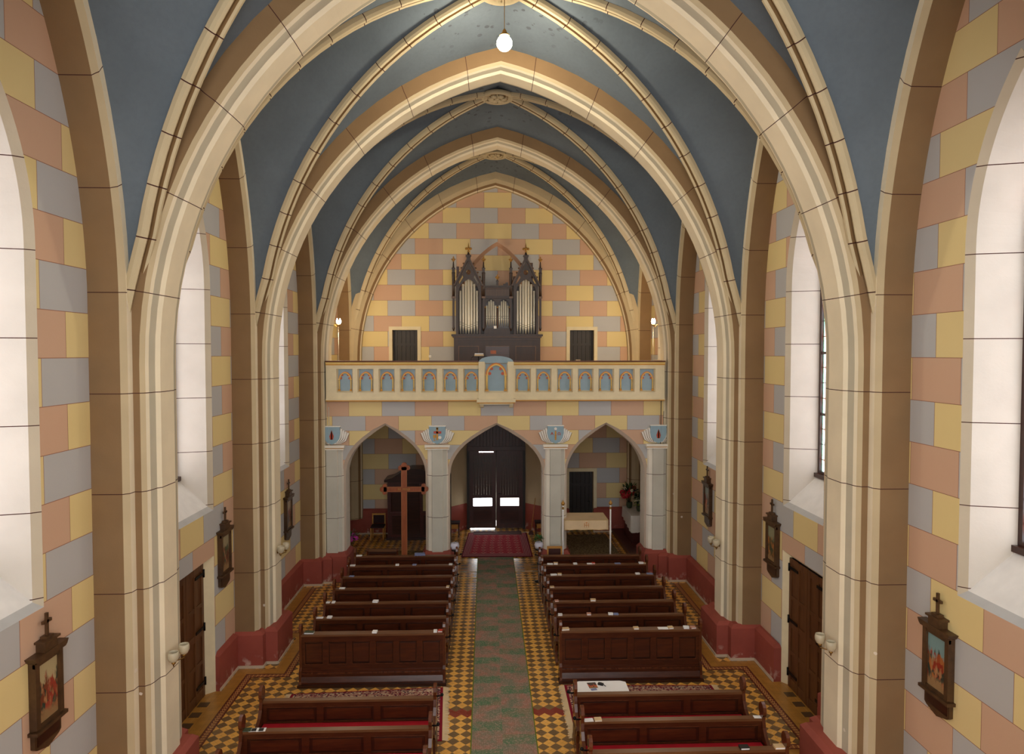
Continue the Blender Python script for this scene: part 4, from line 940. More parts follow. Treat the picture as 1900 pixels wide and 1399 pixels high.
BL = [ # crop x, crop y, ledge, w, d, h, material, label, kind
 (750, 527, (-1, 1), .18, .11, .03, 'bookgreen', 'dark green book at the wall end of the left panelled front', 'book'),
 (1112, 522, (-1, 1), .09, .12, .03, 'white', 'small white booklet mid-way along the left panelled front', 'booklet'),
 (1447, 517, (-1, 1), .07, .12, .025, 'white', 'white booklet beside the red book, left panelled front', 'booklet'),
 (1476, 514, (-1, 1), .09, .12, .03, 'bookred', 'red-covered book at the aisle end of the left panelled front', 'book'),
 (808, 436, (-1, 2), .16, .10, .006, 'white', 'thin white sheet at the wall end of the first left pew behind the front', 'paper_sheet'),
 (868, 430, (-1, 2), .10, .10, .025, 'white', 'white booklet beside a sheet, first left pew behind the front', 'booklet'),
 (855, 352, (-1, 3), .10, .10, .012, 'white', 'thin white booklet, outer of two, second left pew behind the front', 'booklet'),
 (887, 351, (-1, 3), .07, .10, .02, 'white', 'small white booklet, inner of two, second left pew behind the front', 'booklet'),
 (1120, 346, (-1, 3), .12, .13, .035, 'white', 'thick white book in the middle of the second left pew behind the front', 'book'),
 (932, 278, (-1, 4), .13, .10, .012, 'white', 'white booklet at the wall end of the third left pew behind the front', 'booklet'),
 (1517, 268, (-1, 4), .07, .10, .03, 'bookbeige', 'small beige book at the aisle end of the third left pew behind the front', 'book'),
 (985, 210, (-1, 5), .12, .10, .012, 'bookblue', 'grey-blue booklet on the fourth left pew behind the front', 'booklet'),
 (985, 148, (-1, 6), .20, .10, .02, 'white', 'wide white booklet at the wall end of the fifth left pew behind the front', 'booklet'),
 (1238, 146, (-1, 6), .09, .10, .025, 'white', 'white booklet left of the middle, fifth left pew behind the front', 'booklet'),
 (1333, 145, (-1, 6), .10, .10, .02, 'bookblue', 'grey-blue booklet right of the middle, fifth left pew behind the front', 'booklet'),
 (1533, 141, (-1, 6), .09, .10, .025, 'white', 'white booklet at the aisle end of the fifth left pew behind the front', 'booklet'),
 (1025, 93, (-1, 7), .19, .10, .02, 'white', 'white booklet at the wall end of the last left pew', 'booklet'),
]
for x, y, led, w, d, h, m, lb, kd in BL: book(*Zc(x, y), led, w, d, h, m, lb, 'books and papers on the left ledges', random.uniform(-.12, .12), kd)
BR = [
 (440, 503, (1, 1), .17, .13, .03, 'bookbeige', 'cream book at the aisle end of the right panelled front', 'book'),
 (833, 497, (1, 1), .10, .13, .03, 'bookbeige', 'beige book in the middle of the right panelled front', 'book'),
 (985, 500, (1, 1), .20, .12, .008, 'white', 'long white booklet right of the beige book, right panelled front', 'booklet'),
 (1025, 496, (1, 1), .10, .12, .03, 'bookbeige', 'beige book beside the long booklet, right panelled front', 'book'),
 (1112, 496, (1, 1), .11, .12, .03, 'white', 'white book near the wall end of the right panelled front', 'book'),
 (1150, 496, (1, 1), .10, .12, .025, 'bookpink', 'pinkish book at the wall end of the right panelled front', 'book'),
 (413, 417, (1, 2), .09, .10, .02, 'white', 'white booklet at the aisle end of the first right pew behind the front', 'booklet'),
 (571, 414, (1, 2), .09, .10, .03, 'bookpink', 'small pink book on the first right pew behind the front', 'book'),
 (690, 411, (1, 2), .10, .10, .025, 'white', 'white booklet, left of a pair, first right pew behind the front', 'booklet'),
 (720, 413, (1, 2), .10, .10, .015, 'bookblue', 'bluish booklet, right of a pair, first right pew behind the front', 'booklet'),
 (392, 335, (1, 3), .09, .10, .02, 'bookpink', 'pale booklet at the aisle end of the second right pew behind the front', 'booklet'),
 (591, 331, (1, 3), .12, .12, .035, 'bookbeige', 'beige book on the second right pew behind the front', 'book'),
 (368, 262, (1, 4), .10, .10, .02, 'bookbeige', 'beige booklet at the aisle end of the third right pew behind the front', 'booklet'),
 (378, 198, (1, 5), .16, .10, .02, 'white', 'long white booklet at the aisle end of the fourth right pew behind the front', 'booklet'),
 (410, 195, (1, 5), .10, .10, .035, 'bookbeige', 'beige book on the aisle end of the fourth right pew behind the front', 'book'),
 (838, 190, (1, 5), .11, .10, .025, 'white', 'white booklet towards the wall on the fourth right pew behind the front', 'booklet'),
 (905, 190, (1, 5), .15, .10, .015, 'bookblue', 'bluish booklet at the wall end of the fourth right pew behind the front', 'booklet'),
 (357, 136, (1, 6), .15, .10, .02, 'white', 'white booklet at the aisle end of the fifth right pew behind the front', 'booklet'),
 (387, 131, (1, 6), .11, .10, .045, 'bookbeige', 'thick cream book near the aisle end of the fifth right pew behind the front', 'book'),
 (495, 135, (1, 6), .10, .10, .025, 'white', 'small white booklet left of centre, fifth right pew behind the front', 'booklet'),
 (575, 135, (1, 6), .14, .10, .012, 'white', 'flat white booklet at the centre of the fifth right pew behind the front', 'booklet'),
 (594, 131, (1, 6), .08, .10, .03, 'bookred', 'small reddish book at the centre of the fifth right pew behind the front', 'book'),
 (730, 136, (1, 6), .15, .10, .012, 'bookblue', 'bluish booklet right of centre, fifth right pew behind the front', 'booklet'),
 (858, 132, (1, 6), .12, .10, .03, 'white', 'white book near the wall end of the fifth right pew behind the front', 'book'),
 (885, 134, (1, 6), .10, .10, .015, 'bookbeige', 'flat beige booklet at the wall end of the fifth right pew behind the front', 'booklet'),
 (575, 1015, (1, -1), .14, .13, .006, 'white', 'white leaflet at the aisle end of the second near right pew', 'paper_sheet'),
 (625, 1008, (1, -1), .11, .15, .02, 'bookbeige', 'beige booklet beside a leaflet on the second near right pew', 'booklet'),
 (1510, 995, (1, -1), .11, .08, .006, 'white', 'small white card at the wall end of the second near right pew', 'paper_sheet'),
 (1440, 1172, (1, -2), .13, .16, .03, 'bookblack', 'black-covered book on the front-most visible right pew ledge', 'book'),
 (1635, 1165, (1, -2), .16, .16, .03, 'bookbeige', 'open cream book at the wall end of the front-most right pew ledge', 'book'),
]
for x, y, led, w, d, h, m, lb, kd in BR: book(*Zr(x, y), led, w, d, h, m, lb, 'books and papers on the right ledges', random.uniform(-.12, .12), kd)
for x, y, w, m, lb, kd in ((412, 1051, .12, 'bookgreen', 'green booklet at the wall end of the second near left pew', 'booklet'), (452, 1048, .13, 'white', 'white leaflet with a dark picture on the second near left pew', 'paper_sheet'), (492, 1047, .13, 'white', 'plain white leaflet beside the pictured one, second near left pew', 'paper_sheet')):
    o = book(*Zc(x, y), (-1, -1), w, .13, .012, m, lb, 'books and papers on the left ledges', .1, kd)
    if 'picture' in lb:
        mb = MB(); mb.box(-.035, .035, -.04, .04, .0045, .006, 'bookblack'); mb.build('picture', o)
# white crumpled cloth over the last left pew
r = empty('cloth_rag', (-2.1, LEDGE[(-1, 7)][0] + .02, .885)); tag(r, 'crumpled pale cloth lying on the last left pew near the cross', 'cloth')
mb = MB(); rows = []
for i in range(8):
    rows.append([(-.14 + i * .04 + .01 * sin(j), -.10 + j * .028, .02 + .025 * abs(sin(i * 1.7 + j)) - (.0 if j > 1 else .03)) for j in range(8)])
mb.grid(rows, 'bookblue'); mb.build('cloth', r)

# ------------------------------------------------------------------ rugs
def rug(name, poly, m, z, label, cat, fringe=(), th=.014, mu=1):
    """poly: four corners near-left, near-right, far-right, far-left"""
    mb = MB(); P = [Vector((*p, z + th)) for p in poly]; c = sum(P, Vector()) / 4
    r = empty(name, (c.x, c.y, 0)); tag(r, label, cat)
    mb.face([p - Vector((c.x, c.y, 0)) for p in P], m, [(-1, -1), (1, -1), (1, 1), (-1, 1)])
    for k in range(4):
        a, b = P[k] - Vector((c.x, c.y, 0)), P[(k + 1) % 4] - Vector((c.x, c.y, 0)); mb.face([a - Vector((0, 0, th)), b - Vector((0, 0, th)), b, a], m, [(1, 1)] * 4)
    mb.build('pile', r)
    for (a, b) in fringe:
        A, B = Vector((*poly[a], 0)) - Vector((c.x, c.y, 0)), Vector((*poly[b], 0)) - Vector((c.x, c.y, 0)); d = (B - A); L = d.length; d.normalize(); n = Vector((d.y, -d.x, 0))
        if n.dot((A + B) / 2) < 0: n = -n
        f = MB(); k = 0
        while k < L:
            w = random.uniform(.015, .03); ln = random.uniform(.09, .13); p = A + d * k
            f.face([p + Vector((0, 0, z + th)), p + d * w + Vector((0, 0, z + th)), p + d * (w + random.uniform(-.01, .01)) + n * ln + Vector((0, 0, z + .003)), p + d * random.uniform(-.01, .01) + n * ln + Vector((0, 0, z + .003))], 'rugfringe'); k += w * .85
        f.build('fringe', r, fix=False)
    return r
rug('rug', [(-3.95, 11.15), (-1.0, 11.2), (-1.10, 13.02), (-3.92, 12.85)], 'rug', 0, 'cream and dark red patterned rug with fringes left of the aisle', 'rug', ((0, 3), (1, 2)))
rug('rug', [(1.22, 11.2), (4.1, 11.15), (4.05, 12.92), (1.22, 13.02)], 'rug', 0, 'dark red and cream fringed rug right of the aisle', 'rug', ((0, 3), (1, 2)))
rug('carpet_runner', [(-.51, 5.5), (.57, 5.5), (.56, 21.6), (-.57, 21.6)], 'runner', 0, 'long green and pink woven runner down the central aisle', 'carpet')
rug('rug', [(-1.08, 21.42), (1.17, 21.38), (1.12, 24.25), (-.93, 24.3)], 'bokhara', .016, 'red oriental rug in front of the entrance door', 'rug')
rug('door_mat', [(-.75, 24.02), (.95, 24.02), (.95, 24.42), (-.75, 24.42)], 'kneel', .032, 'narrow dark red mat at the entrance threshold', 'mat')
rug('carpet', [(-3.9, 20.05), (-1.9, 20.05), (-1.9, 22.2), (-3.9, 22.2)], 'brownrug', 0, 'worn brown carpet behind the big cross', 'carpet', ((0, 3),))
rug('carpet', [(2.1, 20.1), (4.0, 20.1), (3.9, 24.0), (2.1, 24.0)], 'greyrug', 0, 'mottled grey carpet under the cream canopy', 'carpet')

# low table with white cloth behind the first near right pew
y0 = LEDGE[(1, 0)][0]; p = at_z(1070, 1284, .78); q = at_z(1166, 1276, .78); tw = (q.x - p.x) / 2; tx = (q.x + p.x) / 2; ty = 11.40
r = empty('small_table', (tx, ty, .015)); tag(r, 'small table mostly hidden behind the first near right pew', 'table')
mb = MB(); mb.box(-tw + .03, tw - .03, -.2, .2, .71, .74, 'pew'); mb.build('tabletop', r)
for a in (-1, 1):
    for b in (-1, 1): mb = MB(); mb.box(a * (tw - .08) - .02, a * (tw - .08) + .02, b * .16 - .02, b * .16 + .02, 0, .71, 'pew'); mb.build('leg', r)
mb = MB(); rows = []
N = 20
for i in range(N):
    a = 2 * pi * i / N; sx_, sy_ = max(-1, min(1, 1.35 * cos(a))), max(-1, min(1, 1.35 * sin(a))); rows.append((sx_ * tw, sy_ * .22))
top = [Vector((a, b, .0)) for a, b in rows]; hang = [Vector((a * (1.02 + .02 * sin(i * 2.3)), b * (1.04 + .04 * sin(i * 2.9)), -.22 - .02 * sin(i * 3.1))) for i, (a, b) in enumerate(rows)]
mb.grid([hang, top], 'white', closed=True); mb.face(top, 'white'); o = mb.build('tablecloth', loc=(tx, ty, .762)); tag(o, 'white cloth over the small table behind the first near right pew', 'tablecloth')
def item(name, x, y, z, w, d, h, m, lb, cat, rz=0, extra=None):
    r = empty(name, (x, y, z), rz); tag(r, lb, cat); mb = MB(); mb.box(-w / 2, w / 2, -d / 2, d / 2, 0, h, m); mb.build('body', r)
    if extra: extra(r)
    return r
M['photo1'] = painting('holy_picture_print', srgb(60, 50, 50), (srgb(200, 60, 40), srgb(60, 40, 30), srgb(210, 120, 60), srgb(40, 50, 40)), 9)
def card(r):
    mb = MB(); mb.face([(-.075, -.1, .0045), (.075, -.1, .0045), (.075, .1, .0045), (-.075, .1, .0045)], 'photo1', [(0, 0), (1, 0), (1, 1), (0, 1)]); mb.build('picture', r, fix=False)
item('picture_card', tx - tw + .30, ty + .06, .763, .17, .2, .003, 'white', 'card with a red and dark picture on the white tablecloth', 'card', .1, card)
def specs(r):
    mb = MB(); mb.tube([(-.05, 0, .015), (0, .02, .03), (.05, 0, .015), (.1, -.03, .01)], .006, 'iron', 6); mb.build('strap', r)
item('glasses_case', tx - .0, ty + .08, .763, .09, .05, .03, 'bookblack', 'small black case with a strap on the white tablecloth', 'case', -.5, specs)
item('holy_card', tx - .14, ty - .08, .763, .10, .06, .004, 'bookblue', 'small grey-green card near the front edge of the white tablecloth', 'card', .2)

# ------------------------------------------------------------------ stations of the cross
pal = [(srgb(118, 62, 40), srgb(44, 62, 52), srgb(150, 60, 44), srgb(170, 120, 80)), (srgb(130, 40, 30), srgb(50, 70, 50), srgb(90, 50, 30), srgb(160, 120, 90)), (srgb(90, 60, 40), srgb(40, 60, 60), srgb(150, 70, 50), srgb(120, 90, 60)),
       (srgb(168, 100, 52), srgb(140, 44, 28), srgb(50, 60, 50), srgb(170, 124, 84)), (srgb(120, 90, 50), srgb(60, 70, 50), srgb(190, 120, 60), srgb(90, 70, 40)), (srgb(180, 60, 40), srgb(60, 60, 50), srgb(200, 140, 90), srgb(120, 60, 40))]
sky = [srgb(176, 160, 120), srgb(150, 140, 110), srgb(170, 150, 120), srgb(120, 150, 150), srgb(140, 140, 110), srgb(130, 140, 130)]
def station(x, y, z, sx, k, label):
    r = empty('station_picture', (x, y, z), pi / 2 if sx > 0 else -pi / 2); tag(r, label, 'framed picture', 'framed stations of the cross on the side walls')
    # local: +x along wall, -y out of the wall into the nave (after rotation), z up
    r.rotation_euler = (0, 0, -pi / 2 if sx > 0 else pi / 2)
    w = .25; f = MB(); y0 = 0
    f.box(-w, w, -.05, y0, -.40, .42, 'frame')
    for a, b in ((-w, -w + .07), (w - .07, w)): f.box(a, b, -.085, -.05, -.38, .38, 'frame')
    f.box(-w, w, -.08, -.05, .33, .40, 'frame'); f.box(-w + .05, w - .05, -.075, -.05, -.40, -.35, 'frame')
    f.prism([(-w - .06, .46), (-w - .03, .41), (-w, .39), (w, .39), (w + .03, .41), (w + .06, .46)], -.12, y0, 'frame', 'y')
    f.box(-w - .035, w + .035, -.11, y0, -.43, -.39, 'frame')
    fr_ = f.build('frame', r)
    p = MB(); p.face([(-w + .07, -.054, -.35), (w - .07, -.054, -.35), (w - .07, -.054, .33), (-w + .07, -.054, .33)], painting('station_painting_%d' % k, sky[k], pal[k], k), [(0, 0), (1, 0), (1, 1), (0, 1)]); p.build('painting', r, fix=False)
    q = MB(); q.prism([(-w + .01, -.43), (-w + .01, -.60), (-w + .05, -.63), (-.10, -.66), (0, -.69), (.10, -.66), (w - .05, -.63), (w - .01, -.60), (w - .01, -.43)], -.05, y0, 'frame', 'y'); q.box(-w + .05, w - .05, -.058, -.05, -.59, -.46, 'pewdark'); q.build('caption_plaque', r)
    c = MB(); c.box(-.11, .11, -.11, 0, .46, .56, 'frame'); c.box(-.14, .14, -.13, 0, .56, .585, 'frame'); c.box(-.06, .06, -.10, -.02, .585, .62, 'frame'); c.build('pediment', r)
    c = MB(); c.box(-.016, .016, -.075, -.045, .62, .88, 'frame'); c.box(-.075, .075, -.075, -.045, .765, .80, 'frame'); c.build('cross', r)
    return r
ST = [(-1, 80, 1292, 'framed relief picture with a cross on top, nearest on the left wall'), (-1, 413, 1034, 'framed picture with a cross on top beside the left side door'), (-1, 532, 960, 'framed picture half hidden by the second left pier'),
      (1, 1746, 1243, 'framed colourful battle-like scene with a cross on top, nearest on the right wall'), (1, 1437, 1017, 'framed picture with a cross on top beside the right side door'), (1, 1316, 935, 'framed picture half hidden by the second right pier')]
for k, (sx, px, py, lb) in enumerate(ST):
    p = at_x(px, py, WXS(sx)); station(WXS(sx), p.y, p.z + .10, sx, k, lb)

# ------------------------------------------------------------------ unlit double wall sconces on the piers
def sconce(sx, c, z, label):
    r = empty('wall_sconce', (AX(sx * 4.70), c - .06, z)); tag(r, label, 'sconce', 'double glass sconces on the piers')
    mb = MB(); mb.lathe([(.045, 0), (.045, .015), (.02, .03)], 'brass', 12, Matrix.Rotation(-sx * pi / 2, 4, 'Y')); mb.build('wall_plate', r)
    for s, (dx, dy) in ((0, (.12, -.16)), (1, (.15, .10))):
        mb = MB(); mb.tube([(-sx * .02, 0, 0), (-sx * .08, dy * .5, -.06), (-sx * dx, dy, -.05), (-sx * dx, dy, -.01)], .009, 'brass', 6); mb.lathe([(.012, -.03), (.03, -.01), (.025, .01)], 'brass', 10, Matrix.Translation((-sx * dx, dy, 0))); a = mb.build('arm', r)
        mb = MB(); mb.lathe([(.012, .0), (.05, .02), (.072, .065), (.075, .11), (.066, .15), (.063, .15), (.07, .11), (.067, .07), (.046, .028), (.01, .01)], 'shade', 14, Matrix.Translation((-sx * dx, dy, 0)), cap=False); mb.build('glass_shade', a)
    return r
for i, (zl, zr) in ((2, (2.13, 2.14)), (3, (2.2, 2.25)), (4, (2.15, 2.2))):
    for sx, nm in ((-1, 'left'), (1, 'right')):
        sconce(sx, PC[i], zl if sx < 0 else zr, 'brass sconce with two glass tulip shades on the %s %s pier' % ({2: 'nearest visible', 3: 'second', 4: 'gallery-end'}[i], nm))
# surface cables beside the gallery-end piers
for sx, nm, mt in ((-1, 'left', 'cable'), (1, 'right', 'cabledark')):
    r = empty('cable', (sx * 4.66, 19.30, 0)); tag(r, '%s surface cable running down the %s gallery-end pier' % ('white' if sx < 0 else 'dark', nm), 'cable')
    mb = MB(); mb.tube([(0, 0, .75), (0, .0, 2.0), (-sx * .01, 0, 3.3), (0, 0, 4.9 if sx < 0 else 6.2)], .011, mt, 6); mb.build('cord', r)

# ------------------------------------------------------------------ organ on the gallery
OY = 23.4
GF = 5.04
def OX(c): return (c - 575) / 306.0
def OZ(c): return 10.513 - c / 306.0 - GF
org = empty('pipe_organ', (.08, OY, GF)); tag(org, 'dark carved oak pipe organ with two gabled towers and silvery pipes on the gallery', 'organ')
mb = MB(); xw = OX(1022); z1 = OZ(1130)
mb.box(-xw, xw, .0, .75, 0, z1, 'organ')
for a, b in ((-xw, OX(175)), (OX(385), OX(455)), (OX(700), OX(765)), (OX(975), xw)): mb.box(a, b, -.03, 0, 0, z1 - .18, 'organ')
mb.box(-xw, xw, -.03, 0, z1 - .18, z1, 'organ')
mb.build('base_cabinet', org)
for a, b in ((OX(175), OX(385)), (OX(765), OX(975))):
    p = MB(); p.box(a + .03, b - .03, -.02, .0, .3, z1 - .20, 'organ'); p.box(a, b, -.04, 0, z1 - .20, z1 - .18, 'organ_light')
    for q in (a, b - .02): p.box(q, q + .02, -.035, 0, .3, z1 - .18, 'organ_light')
    p.build('base_panel', org)
p = MB(); p.box(OX(455), OX(700), -.015, .0, .2, z1 - .2, 'pewdark'); p.box(OX(505), OX(565), -.02, -.015, z1 - .45, z1 - .33, 'crosswood'); p.box(OX(455), OX(700), -.04, 0, z1 - .2, z1 - .18, 'organ_light'); p.build('keyboard_recess', org)
mb = MB()
for (za, zb, e) in ((OZ(1130), OZ(1100), .0), (OZ(1100), OZ(1085), .04), (OZ(1085), OZ(1065), .08)): mb.box(-xw - e, xw + e, -.06 - e, .75, za, zb, 'organ')
mb.box(-xw - .03, xw + .03, -.125, -.10, OZ(1096), OZ(1090), 'organ_light'); mb.build('cornice', org)
# upper case: back box and tower fronts
zt = OZ(1065)
mb = MB(); mb.box(OX(150), OX(1000), .30, .72, zt, OZ(680), 'organ'); mb.box(OX(160), OX(400), .30, .7, OZ(680), OZ(560), 'organ'); mb.box(OX(750), OX(990), .30, .7, OZ(680), OZ(560), 'organ'); mb.build('upper_case', org)
def pointed(x0, x1, zs, zt, n=10):
    hw = (x1 - x0) / 2; h = zt - zs; R = (hw * hw + h * h) / (2 * hw); xm = (x0 + x1) / 2; H = arc_half(hw, zs, R, n); return [(xm + a, b) for a, b in H] + [(xm - a, b) for a, b in H[:-1]][::-1]
def tower(xa, xb, xp0, xp1):
    xm = (xa + xb) / 2; ap = OZ(300); zs = OZ(560)
    m = MB(); out = [(xa, zt), (xb, zt), (xb, zs), (xm, ap), (xa, zs)]; op = [(xp0, zt + .01)] + pointed(xp0, xp1, OZ(640), OZ(495)) + [(xp1, zt + .01)]
    tre = [(xm + .085 * cos(k * pi / 8), OZ(425) + .085 * sin(k * pi / 8)) for k in range(16)]
    sp = [[(xm + s * OX(575 + 55), OZ(478)), (xm + s * OX(575 + 62), OZ(455)), (xm + s * OX(575 + 105), OZ(535)), (xm + s * OX(575 + 95), OZ(545))] for s in (-1, 1)]
    holed(m, out, [op, tre] + sp, lambda a, b: (a, -.0, b), 'organ'); holed(m, out, [op, tre] + sp, lambda a, b: (a, .06, b), 'organ')
    for L in [op, tre] + sp:
        for k in range(len(L)):
            k2 = (k + 1) % len(L); m.face([(L[k][0], 0, L[k][1]), (L[k2][0], 0, L[k2][1]), (L[k2][0], .06, L[k2][1]), (L[k][0], .06, L[k][1])], 'organ_light')
    m.box(xa, xp0, -.03, .3, zt, OZ(600), 'organ'); m.box(xp1, xb, -.03, .3, zt, OZ(600), 'organ')
    m.build('tower_front', org)
    g = MB()
    for s in (-1, 1):   # raking gable mouldings with crockets
        x0 = xm + s * (xb - xa) / 2 * 1.04; P0 = Vector((x0, 0, zs - .03)); P1 = Vector((xm, 0, ap + .02)); d = (P1 - P0)
        n = Vector((-d.z, 0, d.x)).normalized() * (-1 if s > 0 else 1) * -1
        if n.z < 0: n = -n
        for off, th, yy, mm in ((.0, .045, -.08, 'organ'), (.045, .02, -.10, 'organ_light'), (-.03, .012, -.045, 'organ_light')):
            q = [P0 + n * off, P1 + n * off, P1 + n * (off + th), P0 + n * (off + th)]; q = [(v.x, v.z) for v in q]
            if area2(q) < 0: q = q[::-1]
            g.prism(q, yy, .08, mm, 'y')
        for k in range(5):
            c = P0 + d * ((k + .8) / 6) + n * .085; g.ball((c.x, -.02, c.z), .035, 'organ_light', 8)
    for k in range(3):
        a = pi / 2 + k * 2 * pi / 3; c = (xm + .045 * cos(a), OZ(425) + .045 * sin(a)); ring = [(c[0] + .04 * cos(t * pi / 5), c[1] + .04 * sin(t * pi / 5)) for t in range(10)]
        for t in range(10): g.tube([(ring[t][0], .03, ring[t][1]), (ring[(t + 1) % 10][0], .03, ring[(t + 1) % 10][1])], .008, 'organ_light', 5, cap=False)
    g.build('gable', org)
    pinn(xm, OZ(300), OZ(120), .07, True)
def pinn(x, zb, ztop, w, big=False, y=.0):
    m = MB(); m.box(x - w, x + w, y - w, y + w, zb - .05, zb + .12, 'organ'); m.box(x - w * 1.3, x + w * 1.3, y - w * 1.3, y + w * 1.3, zb + .12, zb + .16, 'organ')
    zc = ztop - (.33 if big else .18)
    m.lathe([(w * .75, zb + .16), (w * .35, zc)], 'organ', 8, Matrix.Translation((x, y, 0)))
    o = m.build('pinnacle', org)
    f = MB(); f.lathe([(.02, zc), (.05, zc + .03), (.02, zc + .05)], 'gold', 8, Matrix.Translation((x, y, 0)))
    s_ = 1.6 if big else 1.0
    for k in range(4): f.ball((x + .045 * s_ * cos(k * pi / 2), y + .045 * s_ * sin(k * pi / 2), zc + .075 * s_), .03 * s_, 'gold', 8)
    f.lathe([(.022, zc + .05), (.02, zc + .12), (.03, zc + .14), (.002, ztop)], 'gold', 8, Matrix.Translation((x, y, 0))); f.build('finial', o)
tower(OX(150), OX(410), OX(178), OX(384)); tower(OX(745), OX(1000), OX(772), OX(976))
for c in (125, 435, 717, 1022): # slim buttress shafts and their pinnacles
    x = OX(c); m = MB(); m.box(x - .035, x + .035, -.06, .04, OZ(1000), OZ(690), 'organ'); m.lathe([(.02, OZ(1030)), (.05, OZ(1000)), (.03, OZ(985))], 'organ', 8, Matrix.Translation((x, -.01, 0))); m.box(x - .06, x + .06, -.09, .06, OZ(695), OZ(675), 'organ_light')
    m.lathe([(.05, OZ(675)), (.045, OZ(560)), (.055, OZ(440)), (.065, OZ(430))], 'organ', 8, Matrix.Translation((x, -.01, 0))); m.build('buttress_shaft', org)
    pinn(x, OZ(430), OZ(262), .045)
pinn(OX(577), OZ(560), OZ(445), .035)
def pipe(x, zb, zl, ztp, r, y=.12):
    """zb foot tip, zl mouth height, ztp top"""
    m = MB(); T = Matrix.Translation((x, y, 0)); m.lathe([(r * .22, zb), (r * .98, zl - .02), (r, zl), (r, ztp - .005), (r * .9, ztp)], 'pipe', 14, T)
    o = m.build('pipe', org)
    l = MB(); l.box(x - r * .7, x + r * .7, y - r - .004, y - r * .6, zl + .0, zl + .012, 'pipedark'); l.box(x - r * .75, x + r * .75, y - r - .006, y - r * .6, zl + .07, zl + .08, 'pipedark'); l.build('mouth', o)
for x0, x1 in ((OX(178), OX(384)), (OX(772), OX(976))):
    n = 7; w = (x1 - x0) / n; hh = [625, 555, 515, 500, 515, 555, 625]; ml = [960, 972, 985, 995, 985, 972, 960]
    for k in range(n): pipe(x0 + w * (k + .5), OZ(1062), OZ(ml[k]), OZ(hh[k] - 12), w * (.5 if k == 3 else .40))
# centre section
m = MB(); xa, xb = OX(440), OX(712); out = [(xa, zt), (xb, zt), (xb, OZ(690)), (xa, OZ(690))]
ops = [[(p0, OZ(1000))] + [(p1, OZ(1000))] + pointed(p0, p1, OZ(770), OZ(700), 6)[::-1] for p0, p1 in ((OX(455), OX(570)), (OX(588), OX(700)))]
for yy in (.02, .06): holed(m, out, ops, lambda a, b: (a, yy, b), 'organ')
m.box(xa, xb, .25, .3, zt, OZ(690), 'pewdark'); m.box(xa, xb, .0, .3, OZ(690), OZ(575), 'organ')
k = xa + .02
while k < xb - .03: m.box(k, k + .018, -.012, 0, OZ(668), OZ(600), 'organ_light'); k += .05
m.box(xa - .02, xb + .02, -.05, .3, OZ(578), OZ(562), 'organ'); m.box(xa - .02, xb + .02, -.055, -.04, OZ(592), OZ(588), 'organ_light'); m.box(xa - .02, xb + .02, -.04, .0, OZ(692), OZ(675), 'organ'); m.build('centre_case', org)
for p0, p1 in ((OX(455), OX(570)), (OX(588), OX(700))):
    n = 5; w = (p1 - p0) / n; hh = [765, 722, 705, 722, 765]
    for k in range(n): pipe(p0 + w * (k + .5), OZ(985), OZ(900), OZ(hh[k]), w * .42, .14)
for c in (450, 578, 705):
    m = MB(); m.tube([(OX(c), -.01, OZ(1000)), (OX(c), -.01, OZ(790))], .016, 'organ_light', 6); m.ball((OX(c), -.01, OZ(785)), .03, 'gold', 8); m.build('colonnette', org)
m = MB(); m.box(OX(540), OX(568), -.02, .02, OZ(1005), OZ(978), 'white'); m.build('paper_note', org)
for cx_, ct, cb_ in ((163, 350, 455), (920, 312, 420), (940, 308, 420), (757, 450, 500), (680, 515, 565), (655, 530, 565), (630, 545, 565)):
    m = MB(); m.box(OX(cx_) - .045, OX(cx_) + .045, .45, .55, OZ(cb_) - .35, OZ(ct), 'redwood'); m.build('wooden_pipe', org)
# music stand and small things by the parapet
r = empty('music_stand', at_y(888, 668, 19.9) + Vector((0, 0, 0))); r.location.z = GF; tag(r, 'black music stand with an open book left of the gallery parapet centre', 'music stand')
zz = at_y(888, 662, 19.9).z - GF
m = MB(); m.tube([(0, 0, .02), (0, 0, zz)], .012, 'iron', 6)
for k in range(3): a = k * 2 * pi / 3; m.tube([(0, 0, .15), (.25 * cos(a), .25 * sin(a), .01)], .01, 'iron', 6)
m.build('stand', r)
m = MB(); m.box(-.15, .25, -.12, .16, zz, zz + .02, 'iron'); m.tube([(-.15, -.1, zz), (-.2, -.1, zz - .02), (-.22, -.1, zz - .12)], .008, 'iron', 6); m.build('desk', r)
o = MB(); o.box(-.12, .15, -.1, .12, 0, .05, 'bookbeige'); o.box(-.11, .14, -.095, .12, .05, .08, 'white'); oo = o.build('book', loc=r.location + Vector((0, 0, zz + .021))); tag(oo, 'pale open music book on the stand above the gallery rail', 'book')
r = empty('socket', at_y(798, 661, YB - .01)); tag(r, 'small white electric socket on the back wall left of the organ', 'socket')
m = MB(); m.box(-.04, .04, -.02, .02, -.04, .04, 'white'); m.build('plate', r)
m = MB(); m.tube([(0, -.02, 0), (.0, -.04, 0)], .02, 'cable', 8); m.build('plug', r)
p = at_y(1073, 667, YP - .0); item('paper_stack', p.x, YP + .05, 6.187, .12, .12, .03, 'bookbeige', 'small pale booklet on the gallery rail before the right door', 'booklet')
p = at_y(1212, 668, YP); item('papers', 4.55, YP + .05, 6.187, .2, .14, .02, 'bookbeige', 'papers at the right end of the gallery rail', 'paper')

